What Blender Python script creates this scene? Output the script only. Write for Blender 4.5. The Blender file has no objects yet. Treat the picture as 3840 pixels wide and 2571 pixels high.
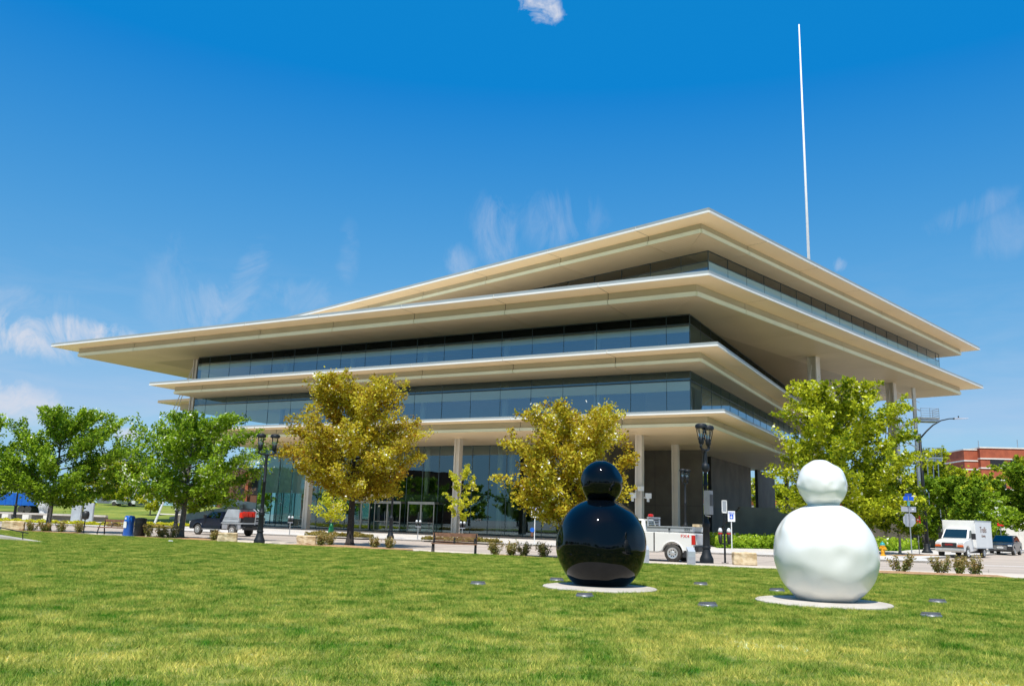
import bpy, bmesh, math, random
import numpy as np
from mathutils import Vector, Matrix
random.seed(7)
rng = np.random.default_rng(7)
sc = bpy.context.scene
col = sc.collection
PI = math.pi
R = math.radians

# ------------------------------------------------------------------ camera, world, sun
cam_d = bpy.data.cameras.new('camera')
cam = bpy.data.objects.new('camera', cam_d); col.objects.link(cam)
cam_d.sensor_width = 36.0; cam_d.lens = 30.232
cam_d.clip_start = 0.1; cam_d.clip_end = 6000
cam.matrix_world = Matrix.Translation((0, 0, 1.6)) @ Matrix.Rotation(R(90 + 11.648), 4, 'X') @ Matrix.Rotation(R(1.7268), 4, 'Z')
sc.camera = cam

SUN_AZ = math.atan2(-0.20, -0.98)      # measured from +Y towards +X
SUN_EL = R(64)
world = bpy.data.worlds.new('World'); sc.world = world; world.use_nodes = True
wn = world.node_tree.nodes; wl = world.node_tree.links
wn.clear()
wout = wn.new('ShaderNodeOutputWorld'); wbg = wn.new('ShaderNodeBackground')
sky = wn.new('ShaderNodeTexSky'); sky.sky_type = 'NISHITA'; sky.sun_disc = False
sky.sun_elevation = SUN_EL; sky.sun_rotation = SUN_AZ
sky.air_density = 1.0; sky.dust_density = 0.35; sky.ozone_density = 3.0; sky.altitude = 250
wbg.inputs['Strength'].default_value = 0.1
wl.new(wbg.outputs[0], wout.inputs[0])

def wmath(op, a, b=None, c=None, clamp=False):
    n = wn.new('ShaderNodeMath'); n.operation = op; n.use_clamp = clamp
    for i, v in enumerate((a, b, c)):
        if v is None: continue
        if isinstance(v, (int, float)): n.inputs[i].default_value = v
        else: wl.new(v, n.inputs[i])
    return n.outputs[0]
def wdot(v, d):
    n = wn.new('ShaderNodeVectorMath'); n.operation = 'DOT_PRODUCT'
    wl.new(v, n.inputs[0]); n.inputs[1].default_value = d
    return n.outputs['Value']
tc = wn.new('ShaderNodeTexCoord'); VD = tc.outputs['Generated']
def wnoise(scale, sx, sy, sz, detail=6, rough=0.6, dist=0.0, rot=(0, 0, 0)):
    mp = wn.new('ShaderNodeMapping'); mp.inputs['Scale'].default_value = (sx, sy, sz); mp.inputs['Rotation'].default_value = rot
    wl.new(VD, mp.inputs[0])
    n = wn.new('ShaderNodeTexNoise'); n.inputs['Scale'].default_value = scale
    n.inputs['Detail'].default_value = detail; n.inputs['Roughness'].default_value = rough
    n.inputs['Distortion'].default_value = dist
    wl.new(mp.outputs[0], n.inputs['Vector'])
    return n.outputs['Fac']
wisp = wnoise(13, 1.5, 1, 0.8, 10, 0.68, 1.3, (0, 0.6, 0))
streak = wnoise(9, 1.0, 1, 5.0, 8, 0.62, 0.6)
puff = wnoise(42, 1, 1, 1.2, 10, 0.62, 0.5)
# separate small clouds: (direction), half width, half height, roll, opacity, puffy
CLOUDS = [((0.020, 0.838, 0.546), 0.032, 0.019, -0.25, 0.95, 1),
          ((-0.022, 0.946, 0.325), 0.034, 0.046, 0.25, 0.55, 0),
          ((-0.062, 0.954, 0.290), 0.022, 0.022, -0.4, 0.60, 0),
          ((0.048, 0.940, 0.338), 0.060, 0.036, 0.15, 0.50, 0),
          ((-0.190, 0.940, 0.290), 0.014, 0.040, 0.0, 0.40, 0),
          ((-0.295, 0.921, 0.255), 0.020, 0.052, -0.35, 0.55, 0),
          ((-0.334, 0.917, 0.219), 0.055, 0.034, 0.1, 0.60, 0),
          ((-0.375, 0.902, 0.235), 0.030, 0.060, 0.0, 0.40, 0),
          ((-0.449, 0.875, 0.178), 0.085, 0.018, -0.12, 1.25, 0),
          ((-0.515, 0.845, 0.168), 0.095, 0.022, -0.10, 1.25, 0),
          ((-0.500, 0.844, 0.200), 0.060, 0.020, 0.1, 0.55, 0),
          ((-0.510, 0.855, 0.104), 0.09, 0.024, -0.15, 1.2, 0),
          ((-0.490, 0.862, 0.075), 0.120, 0.012, 0.0, 0.50, 0),
          ((0.464, 0.825, 0.321), 0.050, 0.016, 0.3, 0.40, 0),
          ((0.492, 0.818, 0.298), 0.045, 0.028, 0.3, 0.40, 0),
          ((0.352, 0.893, 0.281), 0.009, 0.010, 0.4, 0.80, 0),
          ((-0.405, 0.911, 0.077), 0.020, 0.009, 0.0, 0.95, 1),
          ((-0.239, 0.941, 0.240), 0.055, 0.022, 0.1, 0.40, 0),
          # larger clouds behind the camera, seen in the glass
          ((0.35, -0.90, 0.22), 0.40, 0.07, 0.1, 0.80, 1),
          ((-0.55, -0.78, 0.30), 0.35, 0.08, 0.0, 0.70, 0),
          ((0.75, -0.60, 0.30), 0.30, 0.06, 0.0, 0.70, 0)]
acc = None
for d, hw, hh, roll, op, puffy in CLOUDS:
    v = Vector(d).normalized()
    t1 = Vector((v.y, -v.x, 0)).normalized(); t2 = t1.cross(v) * -1
    if t2.z < 0: t2 = -t2
    a = t1 * math.cos(roll) + t2 * math.sin(roll); b = t2 * math.cos(roll) - t1 * math.sin(roll)
    u = wdot(VD, tuple(a / (hw * 1.15))); w = wdot(VD, tuple(b / (hh * 1.15))); f = wdot(VD, tuple(v))
    q = wmath('MULTIPLY_ADD', u, u, wmath('MULTIPLY', w, w))
    m = wmath('MULTIPLY', wmath('SUBTRACT', 1.0, q, clamp=True), wmath('GREATER_THAN', f, 0.0))
    nz = puff if puffy else wisp
    # cloud where mask + noise passes a threshold
    s = wmath('MULTIPLY_ADD', m, 0.34 if puffy else 0.16, nz)
    dens = wmath('MULTIPLY', wmath('SUBTRACT', s, 0.64 if puffy else 0.53), (3.6 if puffy else 4.0) * op, clamp=True)
    dens = wmath('MULTIPLY', wmath('MULTIPLY', dens, wmath('MULTIPLY', m, 1.6 if puffy else 1.3, clamp=True)), 0.5 + 0.45 * op if puffy else 0.12 + 0.6 * op)
    acc = dens if acc is None else wmath('MAXIMUM', acc, dens)
# thin veil low over the horizon
sepv = wn.new('ShaderNodeSeparateXYZ'); wl.new(VD, sepv.inputs[0])
veil = wmath('MULTIPLY', wmath('SUBTRACT', 0.30, sepv.outputs['Z'], clamp=True), 1.0)
veil = wmath('MULTIPLY', veil, wmath('MULTIPLY', wmath('SUBTRACT', streak, 0.46, clamp=True), 6.0))
acc = wmath('MAXIMUM', acc, wmath('MULTIPLY', veil, 0.55, clamp=True))
hs = wn.new('ShaderNodeHueSaturation'); hs.inputs['Saturation'].default_value = 1.22
hs.inputs['Hue'].default_value = 0.488
wl.new(sky.outputs[0], hs.inputs['Color'])
wmix = wn.new('ShaderNodeMix'); wmix.data_type = 'RGBA'
sr = wn.new('ShaderNodeSeparateColor'); cr = wn.new('ShaderNodeCombineColor'); wl.new(hs.outputs[0], sr.inputs[0])
for ch, (off, k, pw, mx_) in enumerate(((0.52, 1.42, 0.80, 2.7), (1.2, 2.50, 0.42, 4.7), (0.0, 3.385, 0.34, 6.5))):
    wl.new(wmath('MAXIMUM', wmath('MINIMUM', wmath('MULTIPLY', wmath('POWER', wmath('MAXIMUM', wmath('SUBTRACT', sr.outputs[ch], off), 0.01), pw), k), mx_), (0.03, 1.80, 4.0)[ch]), cr.inputs[ch])
wl.new(acc, wmix.inputs[0]); wl.new(cr.outputs[0], wmix.inputs[6]); wmix.inputs[7].default_value = (5.3, 5.6, 6.4, 1)
wl.new(wmix.outputs[2], wbg.inputs['Color'])

sun_d = bpy.data.lights.new('sun', 'SUN'); sun_d.energy = 4.8; sun_d.angle = R(0.53); sun_d.color = (1, 0.965, 0.90)
sun = bpy.data.objects.new('sun', sun_d); col.objects.link(sun)
sdir = Vector((math.sin(SUN_AZ) * math.cos(SUN_EL), math.cos(SUN_AZ) * math.cos(SUN_EL), math.sin(SUN_EL)))
sun.rotation_euler = sdir.to_track_quat('Z', 'Y').to_euler(); sun.location = (0, 0, 60)
sc.view_settings.view_transform = 'Standard'; sc.view_settings.look = 'None'
sc.view_settings.exposure = 0.35; sc.view_settings.gamma = 1.0; sc.view_settings.use_curve_mapping = False

# ------------------------------------------------------------------ materials
def mat(name, color=(0.5, 0.5, 0.5), rough=0.6, metal=0.0, spec=0.5, color2=None, nscale=3.0, detail=4, bump=0.0, bscale=None, coat=0.0, coords='Object', lo=0.35, hi=0.65):
    m = bpy.data.materials.new(name); m.use_nodes = True
    nt = m.node_tree; N = nt.nodes; L = nt.links
    p = N['Principled BSDF']
    p.inputs['Base Color'].default_value = (*color, 1); p.inputs['Roughness'].default_value = rough
    p.inputs['Metallic'].default_value = metal; p.inputs['Specular IOR Level'].default_value = spec
    p.inputs['Coat Weight'].default_value = coat; p.inputs['Coat Roughness'].default_value = 0.03
    t = N.new('ShaderNodeTexCoord'); vec = t.outputs[coords]
    if coords == 'World':
        pass
    if color2 is None:
        color2 = tuple(c * 0.86 for c in color)
    n = N.new('ShaderNodeTexNoise'); n.inputs['Scale'].default_value = nscale; n.inputs['Detail'].default_value = detail
    L.new(vec, n.inputs['Vector'])
    r = N.new('ShaderNodeValToRGB'); r.color_ramp.elements[0].position = lo; r.color_ramp.elements[1].position = hi
    r.color_ramp.elements[0].color = (*color, 1); r.color_ramp.elements[1].color = (*color2, 1)
    L.new(n.outputs['Fac'], r.inputs[0]); L.new(r.outputs[0], p.inputs['Base Color'])
    if bump:
        b = N.new('ShaderNodeTexNoise'); b.inputs['Scale'].default_value = bscale or nscale * 6; b.inputs['Detail'].default_value = 5
        L.new(vec, b.inputs['Vector'])
        bn = N.new('ShaderNodeBump'); bn.inputs['Strength'].default_value = bump; bn.inputs['Distance'].default_value = 0.02
        L.new(b.outputs['Fac'], bn.inputs['Height']); L.new(bn.outputs[0], p.inputs['Normal'])
    return m

def glass_mat(name, tint, refl, gtint=(1, 1, 1), rough=0.0, ior=1.45):
    m = bpy.data.materials.new(name); m.use_nodes = True
    nt = m.node_tree; N = nt.nodes; L = nt.links; N.clear()
    o = N.new('ShaderNodeOutputMaterial'); mx = N.new('ShaderNodeMixShader'); tr = N.new('ShaderNodeBsdfTransparent'); g = N.new('ShaderNodeBsdfGlossy')
    f = N.new('ShaderNodeFresnel'); f.inputs[0].default_value = ior
    a = N.new('ShaderNodeMath'); a.operation = 'MULTIPLY_ADD'; a.inputs[1].default_value = 1 - refl; a.inputs[2].default_value = refl; a.use_clamp = True
    tr.inputs[0].default_value = (*tint, 1); g.inputs[0].default_value = (*gtint, 1); g.inputs['Roughness'].default_value = rough
    nz = N.new('ShaderNodeTexNoise'); nz.inputs['Scale'].default_value = 0.35; bp = N.new('ShaderNodeBump'); bp.inputs['Strength'].default_value = 0.02; bp.inputs['Distance'].default_value = 0.1
    t = N.new('ShaderNodeTexCoord'); L.new(t.outputs['Object'], nz.inputs['Vector']); L.new(nz.outputs['Fac'], bp.inputs['Height']); L.new(bp.outputs[0], g.inputs['Normal'])
    L.new(f.outputs[0], a.inputs[0]); L.new(a.outputs[0], mx.inputs[0]); L.new(tr.outputs[0], mx.inputs[1]); L.new(g.outputs[0], mx.inputs[2]); L.new(mx.outputs[0], o.inputs[0])
    return m

def leaf_mat(name, cols, trans=0.4, rough=0.45):
    m = bpy.data.materials.new(name); m.use_nodes = True
    nt = m.node_tree; N = nt.nodes; L = nt.links
    p = N['Principled BSDF']; o = N['Material Output']
    at = N.new('ShaderNodeAttribute'); at.attribute_name = 'tint'
    r = N.new('ShaderNodeValToRGB'); e = r.color_ramp.elements
    for i, c in enumerate(cols):
        pos = i / (len(cols) - 1)
        el = e[0] if i == 0 else (e[1] if i == len(cols) - 1 else e.new(pos))
        el.position = pos; el.color = (*c, 1)
    L.new(at.outputs['Fac'], r.inputs[0]); L.new(r.outputs[0], p.inputs['Base Color'])
    p.inputs['Roughness'].default_value = 0.6; p.inputs['Specular IOR Level'].default_value = 0.10
    t = N.new('ShaderNodeBsdfTranslucent'); mx = N.new('ShaderNodeMixShader'); mx.inputs[0].default_value = trans
    br = N.new('ShaderNodeMix'); br.data_type = 'RGBA'; br.blend_type = 'MULTIPLY'; br.inputs[0].default_value = 1; br.inputs[7].default_value = (1.5, 1.45, 0.7, 1)
    L.new(r.outputs[0], br.inputs[6]); L.new(br.outputs[2], t.inputs[0])
    L.new(p.outputs[0], mx.inputs[1]); L.new(t.outputs[0], mx.inputs[2]); L.new(mx.outputs[0], o.inputs[0])
    return m

def stripe_mat(name, color, pitch, depth, rough=0.55):
    """metal or board panels with fine ribs along UV x"""
    m = mat(name, color, rough, color2=tuple(c * 0.93 for c in color), nscale=0.35)
    nt = m.node_tree; N = nt.nodes; L = nt.links; p = N['Principled BSDF']
    src = p.inputs['Base Color'].links[0].from_socket
    uv = N.new('ShaderNodeUVMap'); s = N.new('ShaderNodeSeparateXYZ'); L.new(uv.outputs[0], s.inputs[0])
    a = N.new('ShaderNodeMath'); a.operation = 'MULTIPLY'; a.inputs[1].default_value = 1 / pitch; L.new(s.outputs[0], a.inputs[0])
    fr = N.new('ShaderNodeMath'); fr.operation = 'FRACT'; L.new(a.outputs[0], fr.inputs[0])
    lt = N.new('ShaderNodeMath'); lt.operation = 'LESS_THAN'; lt.inputs[1].default_value = 0.13; L.new(fr.outputs[0], lt.inputs[0])
    mx = N.new('ShaderNodeMix'); mx.data_type = 'RGBA'; mx.inputs[7].default_value = (*[c * depth for c in color], 1)
    L.new(lt.outputs[0], mx.inputs[0]); L.new(src, mx.inputs[6]); L.new(mx.outputs[2], p.inputs['Base Color'])
    return m

def lit_shade_mat():  # pale diffuse layer: brightness of daylit roller shades put into the colour
    m = glass_mat('lit_shade_glass', (0.5, 0.6, 0.6), 0.16, (0.62, 0.86, 1.0)); nt = m.node_tree; N = nt.nodes; L = nt.links
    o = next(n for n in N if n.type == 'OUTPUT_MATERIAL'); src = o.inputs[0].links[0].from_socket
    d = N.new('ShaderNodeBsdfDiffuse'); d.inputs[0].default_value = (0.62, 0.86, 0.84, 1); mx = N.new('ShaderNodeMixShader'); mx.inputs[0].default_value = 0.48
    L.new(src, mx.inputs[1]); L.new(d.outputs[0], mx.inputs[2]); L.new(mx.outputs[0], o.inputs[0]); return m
M = {}
M['soffit'] = stripe_mat('soffit_board', (0.62, 0.48, 0.29), 0.30, 0.82)  # darker than soffit2: the weaker ground bounce inward is put into the colour
M['field'] = mat('ceiling_field', (0.44, 0.335, 0.195), 0.5, color2=(0.41, 0.31, 0.18), nscale=0.3)  # innermost underside, its deeper shade put into the colour
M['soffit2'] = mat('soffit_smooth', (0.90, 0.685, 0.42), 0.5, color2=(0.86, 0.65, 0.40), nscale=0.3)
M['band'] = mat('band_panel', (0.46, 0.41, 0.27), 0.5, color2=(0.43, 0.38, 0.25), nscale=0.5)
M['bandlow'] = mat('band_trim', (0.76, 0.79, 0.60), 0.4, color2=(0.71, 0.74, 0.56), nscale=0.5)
M['fascia'] = mat('fascia_metal', (0.34, 0.37, 0.36), 0.45, metal=0.1, color2=(0.31, 0.34, 0.33), nscale=0.4)
M['lip'] = mat('white_lip', (0.80, 0.79, 0.74), 0.5, color2=(0.75, 0.74, 0.70), nscale=0.5)
M['slab'] = mat('roof_membrane', (0.74, 0.70, 0.62), 0.8, nscale=0.5)
M['mullion'] = mat('dark_mullion', (0.09, 0.125, 0.13), 0.35, metal=0.6, nscale=2)
M['doorframe'] = mat('steel_door_frame', (0.50, 0.47, 0.42), 0.3, metal=0.7, nscale=2)
M['steel'] = mat('brushed_steel', (0.55, 0.56, 0.58), 0.35, metal=0.9, nscale=5)
M['glass'] = glass_mat('facade_glass', (0.72, 0.88, 0.92), 0.22, (0.60, 0.85, 1.0))
M['glass_up'] = glass_mat('facade_glass_upper', (0.10, 0.15, 0.15), 0.14, (0.62, 0.90, 1.0))
M['spandrel'] = glass_mat('dark_spandrel_glass', (0.03, 0.04, 0.04), 0.03, (0.45, 0.6, 0.6), ior=1.25)
M['glass_lobby'] = glass_mat('lobby_glass', (0.50, 0.66, 0.62), 0.12, (0.70, 0.90, 0.98))
M['glass_clear'] = glass_mat('clear_glass', (0.85, 0.9, 0.9), 0.03, ior=1.3)
M['glass_dark'] = glass_mat('vehicle_glass', (0.10, 0.14, 0.14), 0.10, (0.9, 1, 1))
M['lit_shade'] = lit_shade_mat()
M['shade'] = mat('roller_shade', (0.80, 0.86, 0.86), 0.8, nscale=0.5)
M['column'] = mat('column_paint', (0.66, 0.60, 0.50), 0.45, color2=(0.58, 0.53, 0.45), nscale=0.7)
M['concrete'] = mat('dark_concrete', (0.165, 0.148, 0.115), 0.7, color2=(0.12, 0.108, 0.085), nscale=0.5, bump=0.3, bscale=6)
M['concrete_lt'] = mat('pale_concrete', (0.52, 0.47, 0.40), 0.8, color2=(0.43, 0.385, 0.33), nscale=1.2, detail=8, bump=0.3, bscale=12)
M['interior'] = mat('interior_dark', (0.06, 0.058, 0.055), 0.7, nscale=1)
M['interior_mid'] = mat('interior_grey', (0.09, 0.095, 0.095), 0.7, nscale=1)
M['woodbox'] = mat('warm_wood', (0.30, 0.13, 0.03), 0.5, color2=(0.20, 0.08, 0.02), nscale=3)
M['white'] = mat('white_paint', (0.78, 0.78, 0.76), 0.35, color2=(0.72, 0.72, 0.70), nscale=1.0)
M['whitecar'] = mat('white_car_paint', (0.78, 0.775, 0.75), 0.3, color2=(0.72, 0.715, 0.69), nscale=0.8, coat=0.6)
M['bluecar'] = mat('dark_blue_car_paint', (0.006, 0.011, 0.028), 0.3, color2=(0.005, 0.009, 0.022), nscale=1, coat=0.35)
M['darkcar'] = mat('black_blue_car_paint', (0.012, 0.016, 0.024), 0.3, nscale=1, coat=0.4)
M['rubber'] = mat('tyre_rubber', (0.035, 0.034, 0.032), 0.8, color2=(0.06, 0.055, 0.05), nscale=6)
M['chrome'] = mat('chrome', (0.66, 0.66, 0.66), 0.25, metal=0.6, nscale=3)
M['gunmetal'] = mat('gunmetal', (0.24, 0.24, 0.25), 0.4, metal=0.6, nscale=5)
M['alu'] = mat('tread_aluminium', (0.52, 0.55, 0.58), 0.42, metal=0.35, color2=(0.44, 0.46, 0.49), nscale=2)
M['blackplastic'] = mat('black_plastic', (0.02, 0.02, 0.022), 0.5, nscale=3)
M['lamp_black'] = mat('lamp_black_paint', (0.008, 0.011, 0.014), 0.55, spec=0.3, color2=(0.013, 0.016, 0.02), nscale=4)
M['red'] = mat('red_plastic', (0.55, 0.012, 0.008), 0.3, nscale=4, coat=0.5)
M['redcan'] = mat('red_fuel_can', (0.75, 0.03, 0.01), 0.4, nscale=4)
M['signred'] = mat('red_sign_face', (0.72, 0.015, 0.012), 0.5, nscale=4)
M['amber'] = mat('amber_lens', (0.75, 0.12, 0.01), 0.3, nscale=4, coat=0.5)
M['lens'] = mat('clear_lens', (0.70, 0.72, 0.72), 0.12, nscale=5, coat=1.0)
M['blue'] = mat('blue_plastic', (0.01, 0.13, 0.55), 0.4, color2=(0.01, 0.10, 0.45), nscale=3)
M['bluesign'] = mat('blue_sign_face', (0.01, 0.10, 0.62), 0.45, nscale=3)
M['signback'] = mat('sign_back_metal', (0.45, 0.46, 0.50), 0.45, metal=0.4, color2=(0.38, 0.39, 0.43), nscale=4)
M['yellow'] = mat('yellow_hydrant', (0.80, 0.38, 0.01), 0.4, color2=(0.70, 0.31, 0.01), nscale=5)
M['teal'] = mat('teal_cap', (0.02, 0.30, 0.30), 0.4, nscale=5)
M['limestone'] = mat('limestone_block', (0.62, 0.50, 0.32), 0.9, color2=(0.38, 0.25, 0.11), nscale=3.5, detail=10, bump=0.9, bscale=9, lo=0.42, hi=0.72)
M['wood'] = mat('bench_wood', (0.26, 0.13, 0.075), 0.55, color2=(0.17, 0.085, 0.05), nscale=7)
M['bark'] = mat('dark_bark', (0.055, 0.042, 0.034), 0.9, color2=(0.025, 0.019, 0.016), nscale=14, detail=8, bump=0.9, bscale=30)
M['barkgrey'] = mat('grey_bark', (0.16, 0.15, 0.14), 0.85, color2=(0.09, 0.082, 0.075), nscale=9, detail=8, bump=0.6, bscale=24)
M['barkpale'] = mat('pale_bark', (0.42, 0.36, 0.30), 0.85, color2=(0.28, 0.23, 0.19), nscale=9)
M['greenwrap'] = mat('green_water_bag', (0.01, 0.22, 0.08), 0.5, nscale=4)
M['blackgloss'] = mat('black_gloss_resin', (0.001, 0.002, 0.004), 0.03, spec=0.30, nscale=2, coat=0.0)
M['whitegloss'] = mat('white_gloss_resin', (0.86, 0.85, 0.81), 0.26, spec=0.5, color2=(0.82, 0.81, 0.77), nscale=1.5, coat=0.35)
M['brick'] = mat('red_brick', (0.40, 0.095, 0.040), 0.85, color2=(0.31, 0.07, 0.03), nscale=0.8)
M['stonetrim'] = mat('pale_stone_trim', (0.72, 0.68, 0.60), 0.7, nscale=1)
M['dark'] = mat('dark_opening', (0.012, 0.012, 0.014), 0.6, nscale=1)
M['brownbrick'] = mat('brown_brick', (0.16, 0.07, 0.04), 0.85, nscale=1)
M['pink'] = mat('red_banding', (0.55, 0.05, 0.07), 0.6, nscale=2)
M['greysiding'] = mat('grey_siding', (0.14, 0.16, 0.19), 0.6, nscale=1)
M['paper'] = mat('white_paper', (0.8, 0.8, 0.78), 0.8, nscale=5)
M['yellowpaper'] = mat('yellow_notice', (0.65, 0.55, 0.05), 0.7, nscale=5)
M['leaf_gold'] = leaf_mat('leaf_gold', [(0.26, 0.12, 0.008), (0.34, 0.27, 0.010), (0.40, 0.41, 0.014), (0.66, 0.63, 0.06)], 0.38)
M['leaf_green'] = leaf_mat('leaf_green', [(0.035, 0.10, 0.006), (0.11, 0.25, 0.010), (0.21, 0.40, 0.014), (0.40, 0.56, 0.04)], 0.36)
M['leaf_lime'] = leaf_mat('leaf_lime', [(0.06, 0.14, 0.005), (0.20, 0.36, 0.009), (0.40, 0.56, 0.016), (0.66, 0.68, 0.04)], 0.34)
M['leaf_young'] = leaf_mat('leaf_young', [(0.32, 0.38, 0.03), (0.48, 0.50, 0.03), (0.66, 0.60, 0.05)], 0.4)
M['leaf_rose'] = leaf_mat('leaf_rose', [(0.07, 0.16, 0.02), (0.20, 0.34, 0.05), (0.46, 0.24, 0.12), (0.62, 0.38, 0.20)], 0.3)
M['leaf_bed'] = leaf_mat('leaf_bed', [(0.10, 0.22, 0.012), (0.24, 0.42, 0.02), (0.42, 0.55, 0.05)], 0.35)
M['leaf_sedge'] = leaf_mat('leaf_sedge', [(0.08, 0.12, 0.02), (0.20, 0.27, 0.03), (0.38, 0.27, 0.08)], 0.3)
M['twig'] = leaf_mat('dry_twig', [(0.16, 0.09, 0.05), (0.28, 0.17, 0.10)], 0.1)

def ground_mat(name, stops, scale, detail, scale2, amt, rough=0.9, bump=0.3, bscale=40, stretch=(1, 1, 1), rot=0, worn=()):
    m = bpy.data.materials.new(name); m.use_nodes = True
    nt = m.node_tree; N = nt.nodes; L = nt.links; p = N['Principled BSDF']
    g = N.new('ShaderNodeNewGeometry'); mp = N.new('ShaderNodeMapping'); mp.inputs['Scale'].default_value = stretch; mp.inputs['Rotation'].default_value = (0, 0, rot)
    L.new(g.outputs['Position'], mp.inputs[0])
    a = N.new('ShaderNodeTexNoise'); a.inputs['Scale'].default_value = scale; a.inputs['Detail'].default_value = detail; a.inputs['Roughness'].default_value = 0.65
    b = N.new('ShaderNodeTexNoise'); b.inputs['Scale'].default_value = scale2; b.inputs['Detail'].default_value = 6
    L.new(mp.outputs[0], a.inputs[0]); L.new(g.outputs['Position'], b.inputs[0])
    s = N.new('ShaderNodeMath'); s.operation = 'MULTIPLY_ADD'; s.inputs[1].default_value = amt
    c = N.new('ShaderNodeMath'); c.operation = 'SUBTRACT'; c.inputs[1].default_value = 0.5; L.new(b.outputs['Fac'], c.inputs[0])
    L.new(c.outputs[0], s.inputs[0]); L.new(a.outputs['Fac'], s.inputs[2])
    r = N.new('ShaderNodeValToRGB'); e = r.color_ramp.elements
    for i, (pos, cc) in enumerate(stops):
        el = e[0] if i == 0 else (e[1] if i == len(stops) - 1 else e.new(pos))
        el.position = pos; el.color = (*cc, 1)
    fac = s.outputs[0]
    for (px_, py_, rx_, ry_, am_) in worn:      # worn straw coloured places
        vm = N.new('ShaderNodeVectorMath'); vm.operation = 'SUBTRACT'; vm.inputs[1].default_value = (px_, py_, 0); L.new(g.outputs['Position'], vm.inputs[0])
        v2 = N.new('ShaderNodeVectorMath'); v2.operation = 'MULTIPLY'; v2.inputs[1].default_value = (1 / rx_, 1 / ry_, 0); L.new(vm.outputs[0], v2.inputs[0])
        v3 = N.new('ShaderNodeVectorMath'); v3.operation = 'LENGTH'; L.new(v2.outputs[0], v3.inputs[0])
        k1 = N.new('ShaderNodeMath'); k1.operation = 'SUBTRACT'; k1.use_clamp = True; k1.inputs[0].default_value = 1.0; L.new(v3.outputs['Value'], k1.inputs[1])
        k2 = N.new('ShaderNodeMath'); k2.operation = 'MULTIPLY_ADD'; k2.inputs[1].default_value = am_; L.new(k1.outputs[0], k2.inputs[0]); L.new(fac, k2.inputs[2]); fac = k2.outputs[0]
    L.new(fac, r.inputs[0]); L.new(r.outputs[0], p.inputs['Base Color']); p.inputs['Roughness'].default_value = rough
    p.inputs['Specular IOR Level'].default_value = 0.25
    if bump:
        bb = N.new('ShaderNodeTexNoise'); bb.inputs['Scale'].default_value = bscale; L.new(g.outputs['Position'], bb.inputs[0])
        bn = N.new('ShaderNodeBump'); bn.inputs['Strength'].default_value = bump; bn.inputs['Distance'].default_value = 0.02
        L.new(bb.outputs['Fac'], bn.inputs['Height']); L.new(bn.outputs[0], p.inputs['Normal'])
    return m
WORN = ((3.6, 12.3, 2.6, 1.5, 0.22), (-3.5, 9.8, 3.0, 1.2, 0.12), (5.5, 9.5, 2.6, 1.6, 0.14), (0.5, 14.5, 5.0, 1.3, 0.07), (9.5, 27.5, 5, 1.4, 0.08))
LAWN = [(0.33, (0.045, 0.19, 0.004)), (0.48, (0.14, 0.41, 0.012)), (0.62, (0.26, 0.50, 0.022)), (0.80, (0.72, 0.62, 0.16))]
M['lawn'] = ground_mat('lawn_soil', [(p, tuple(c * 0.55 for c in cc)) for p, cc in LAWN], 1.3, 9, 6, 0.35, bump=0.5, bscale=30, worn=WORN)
M['grass'] = ground_mat('grass_blades', LAWN, 1.3, 9, 9, 0.55, rough=0.55, bump=0, worn=WORN)
def _grass_translucent(m):
    nt = m.node_tree; N = nt.nodes; L = nt.links; p = N['Principled BSDF']; o = N['Material Output']
    p.inputs['Specular IOR Level'].default_value = 0.12
    at = N.new('ShaderNodeAttribute'); at.attribute_name = 'tint'; rr = N.new('ShaderNodeValToRGB'); e = rr.color_ramp.elements
    e[0].color = (0.40, 0.55, 0.35, 1); e[1].color = (1.9, 1.35, 1.8, 1); e[1].position = 1.0
    q = e.new(0.55); q.color = (1.0, 1.05, 0.9, 1); q = e.new(0.8); q.color = (1.45, 1.35, 1.3, 1)
    L.new(at.outputs['Fac'], rr.inputs[0]); ml = N.new('ShaderNodeMix'); ml.data_type = 'RGBA'; ml.blend_type = 'MULTIPLY'; ml.inputs[0].default_value = 1
    L.new(p.inputs['Base Color'].links[0].from_socket, ml.inputs[6]); L.new(rr.outputs[0], ml.inputs[7]); L.new(ml.outputs[2], p.inputs['Base Color'])
    t = N.new('ShaderNodeBsdfTranslucent'); mx = N.new('ShaderNodeMixShader'); mx.inputs[0].default_value = 0.3
    L.new(p.inputs['Base Color'].links[0].from_socket, t.inputs[0]); L.new(p.outputs[0], mx.inputs[1]); L.new(t.outputs[0], mx.inputs[2]); L.new(mx.outputs[0], o.inputs[0])
_grass_translucent(M['grass'])
M['asphalt'] = ground_mat('worn_concrete_road', [(0.30, (0.33, 0.275, 0.225)), (0.5, (0.41, 0.345, 0.285)), (0.7, (0.50, 0.42, 0.35))], 0.5, 8, 9, 0.25, stretch=(0.12, 1.4, 1), rot=R(28.6), bump=0.2)
M['pavement'] = ground_mat('pale_pavement', [(0.3, (0.50, 0.42, 0.34)), (0.7, (0.62, 0.54, 0.45))], 0.6, 8, 8, 0.3, bump=0.2)
M['plaza'] = ground_mat('plaza_paving', [(0.3, (0.48, 0.45, 0.42)), (0.7, (0.60, 0.57, 0.53))], 0.4, 8, 8, 0.2, bump=0.2)
M['mulch'] = ground_mat('wood_mulch', [(0.3, (0.16, 0.075, 0.03)), (0.5, (0.42, 0.22, 0.10)), (0.7, (0.62, 0.38, 0.20))], 5, 8, 22, 0.5, bump=1.0, bscale=25)
M['town'] = ground_mat('town_ground', [(0.3, (0.30, 0.28, 0.26)), (0.7, (0.42, 0.40, 0.36))], 0.05, 8, 2, 0.3)
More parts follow.
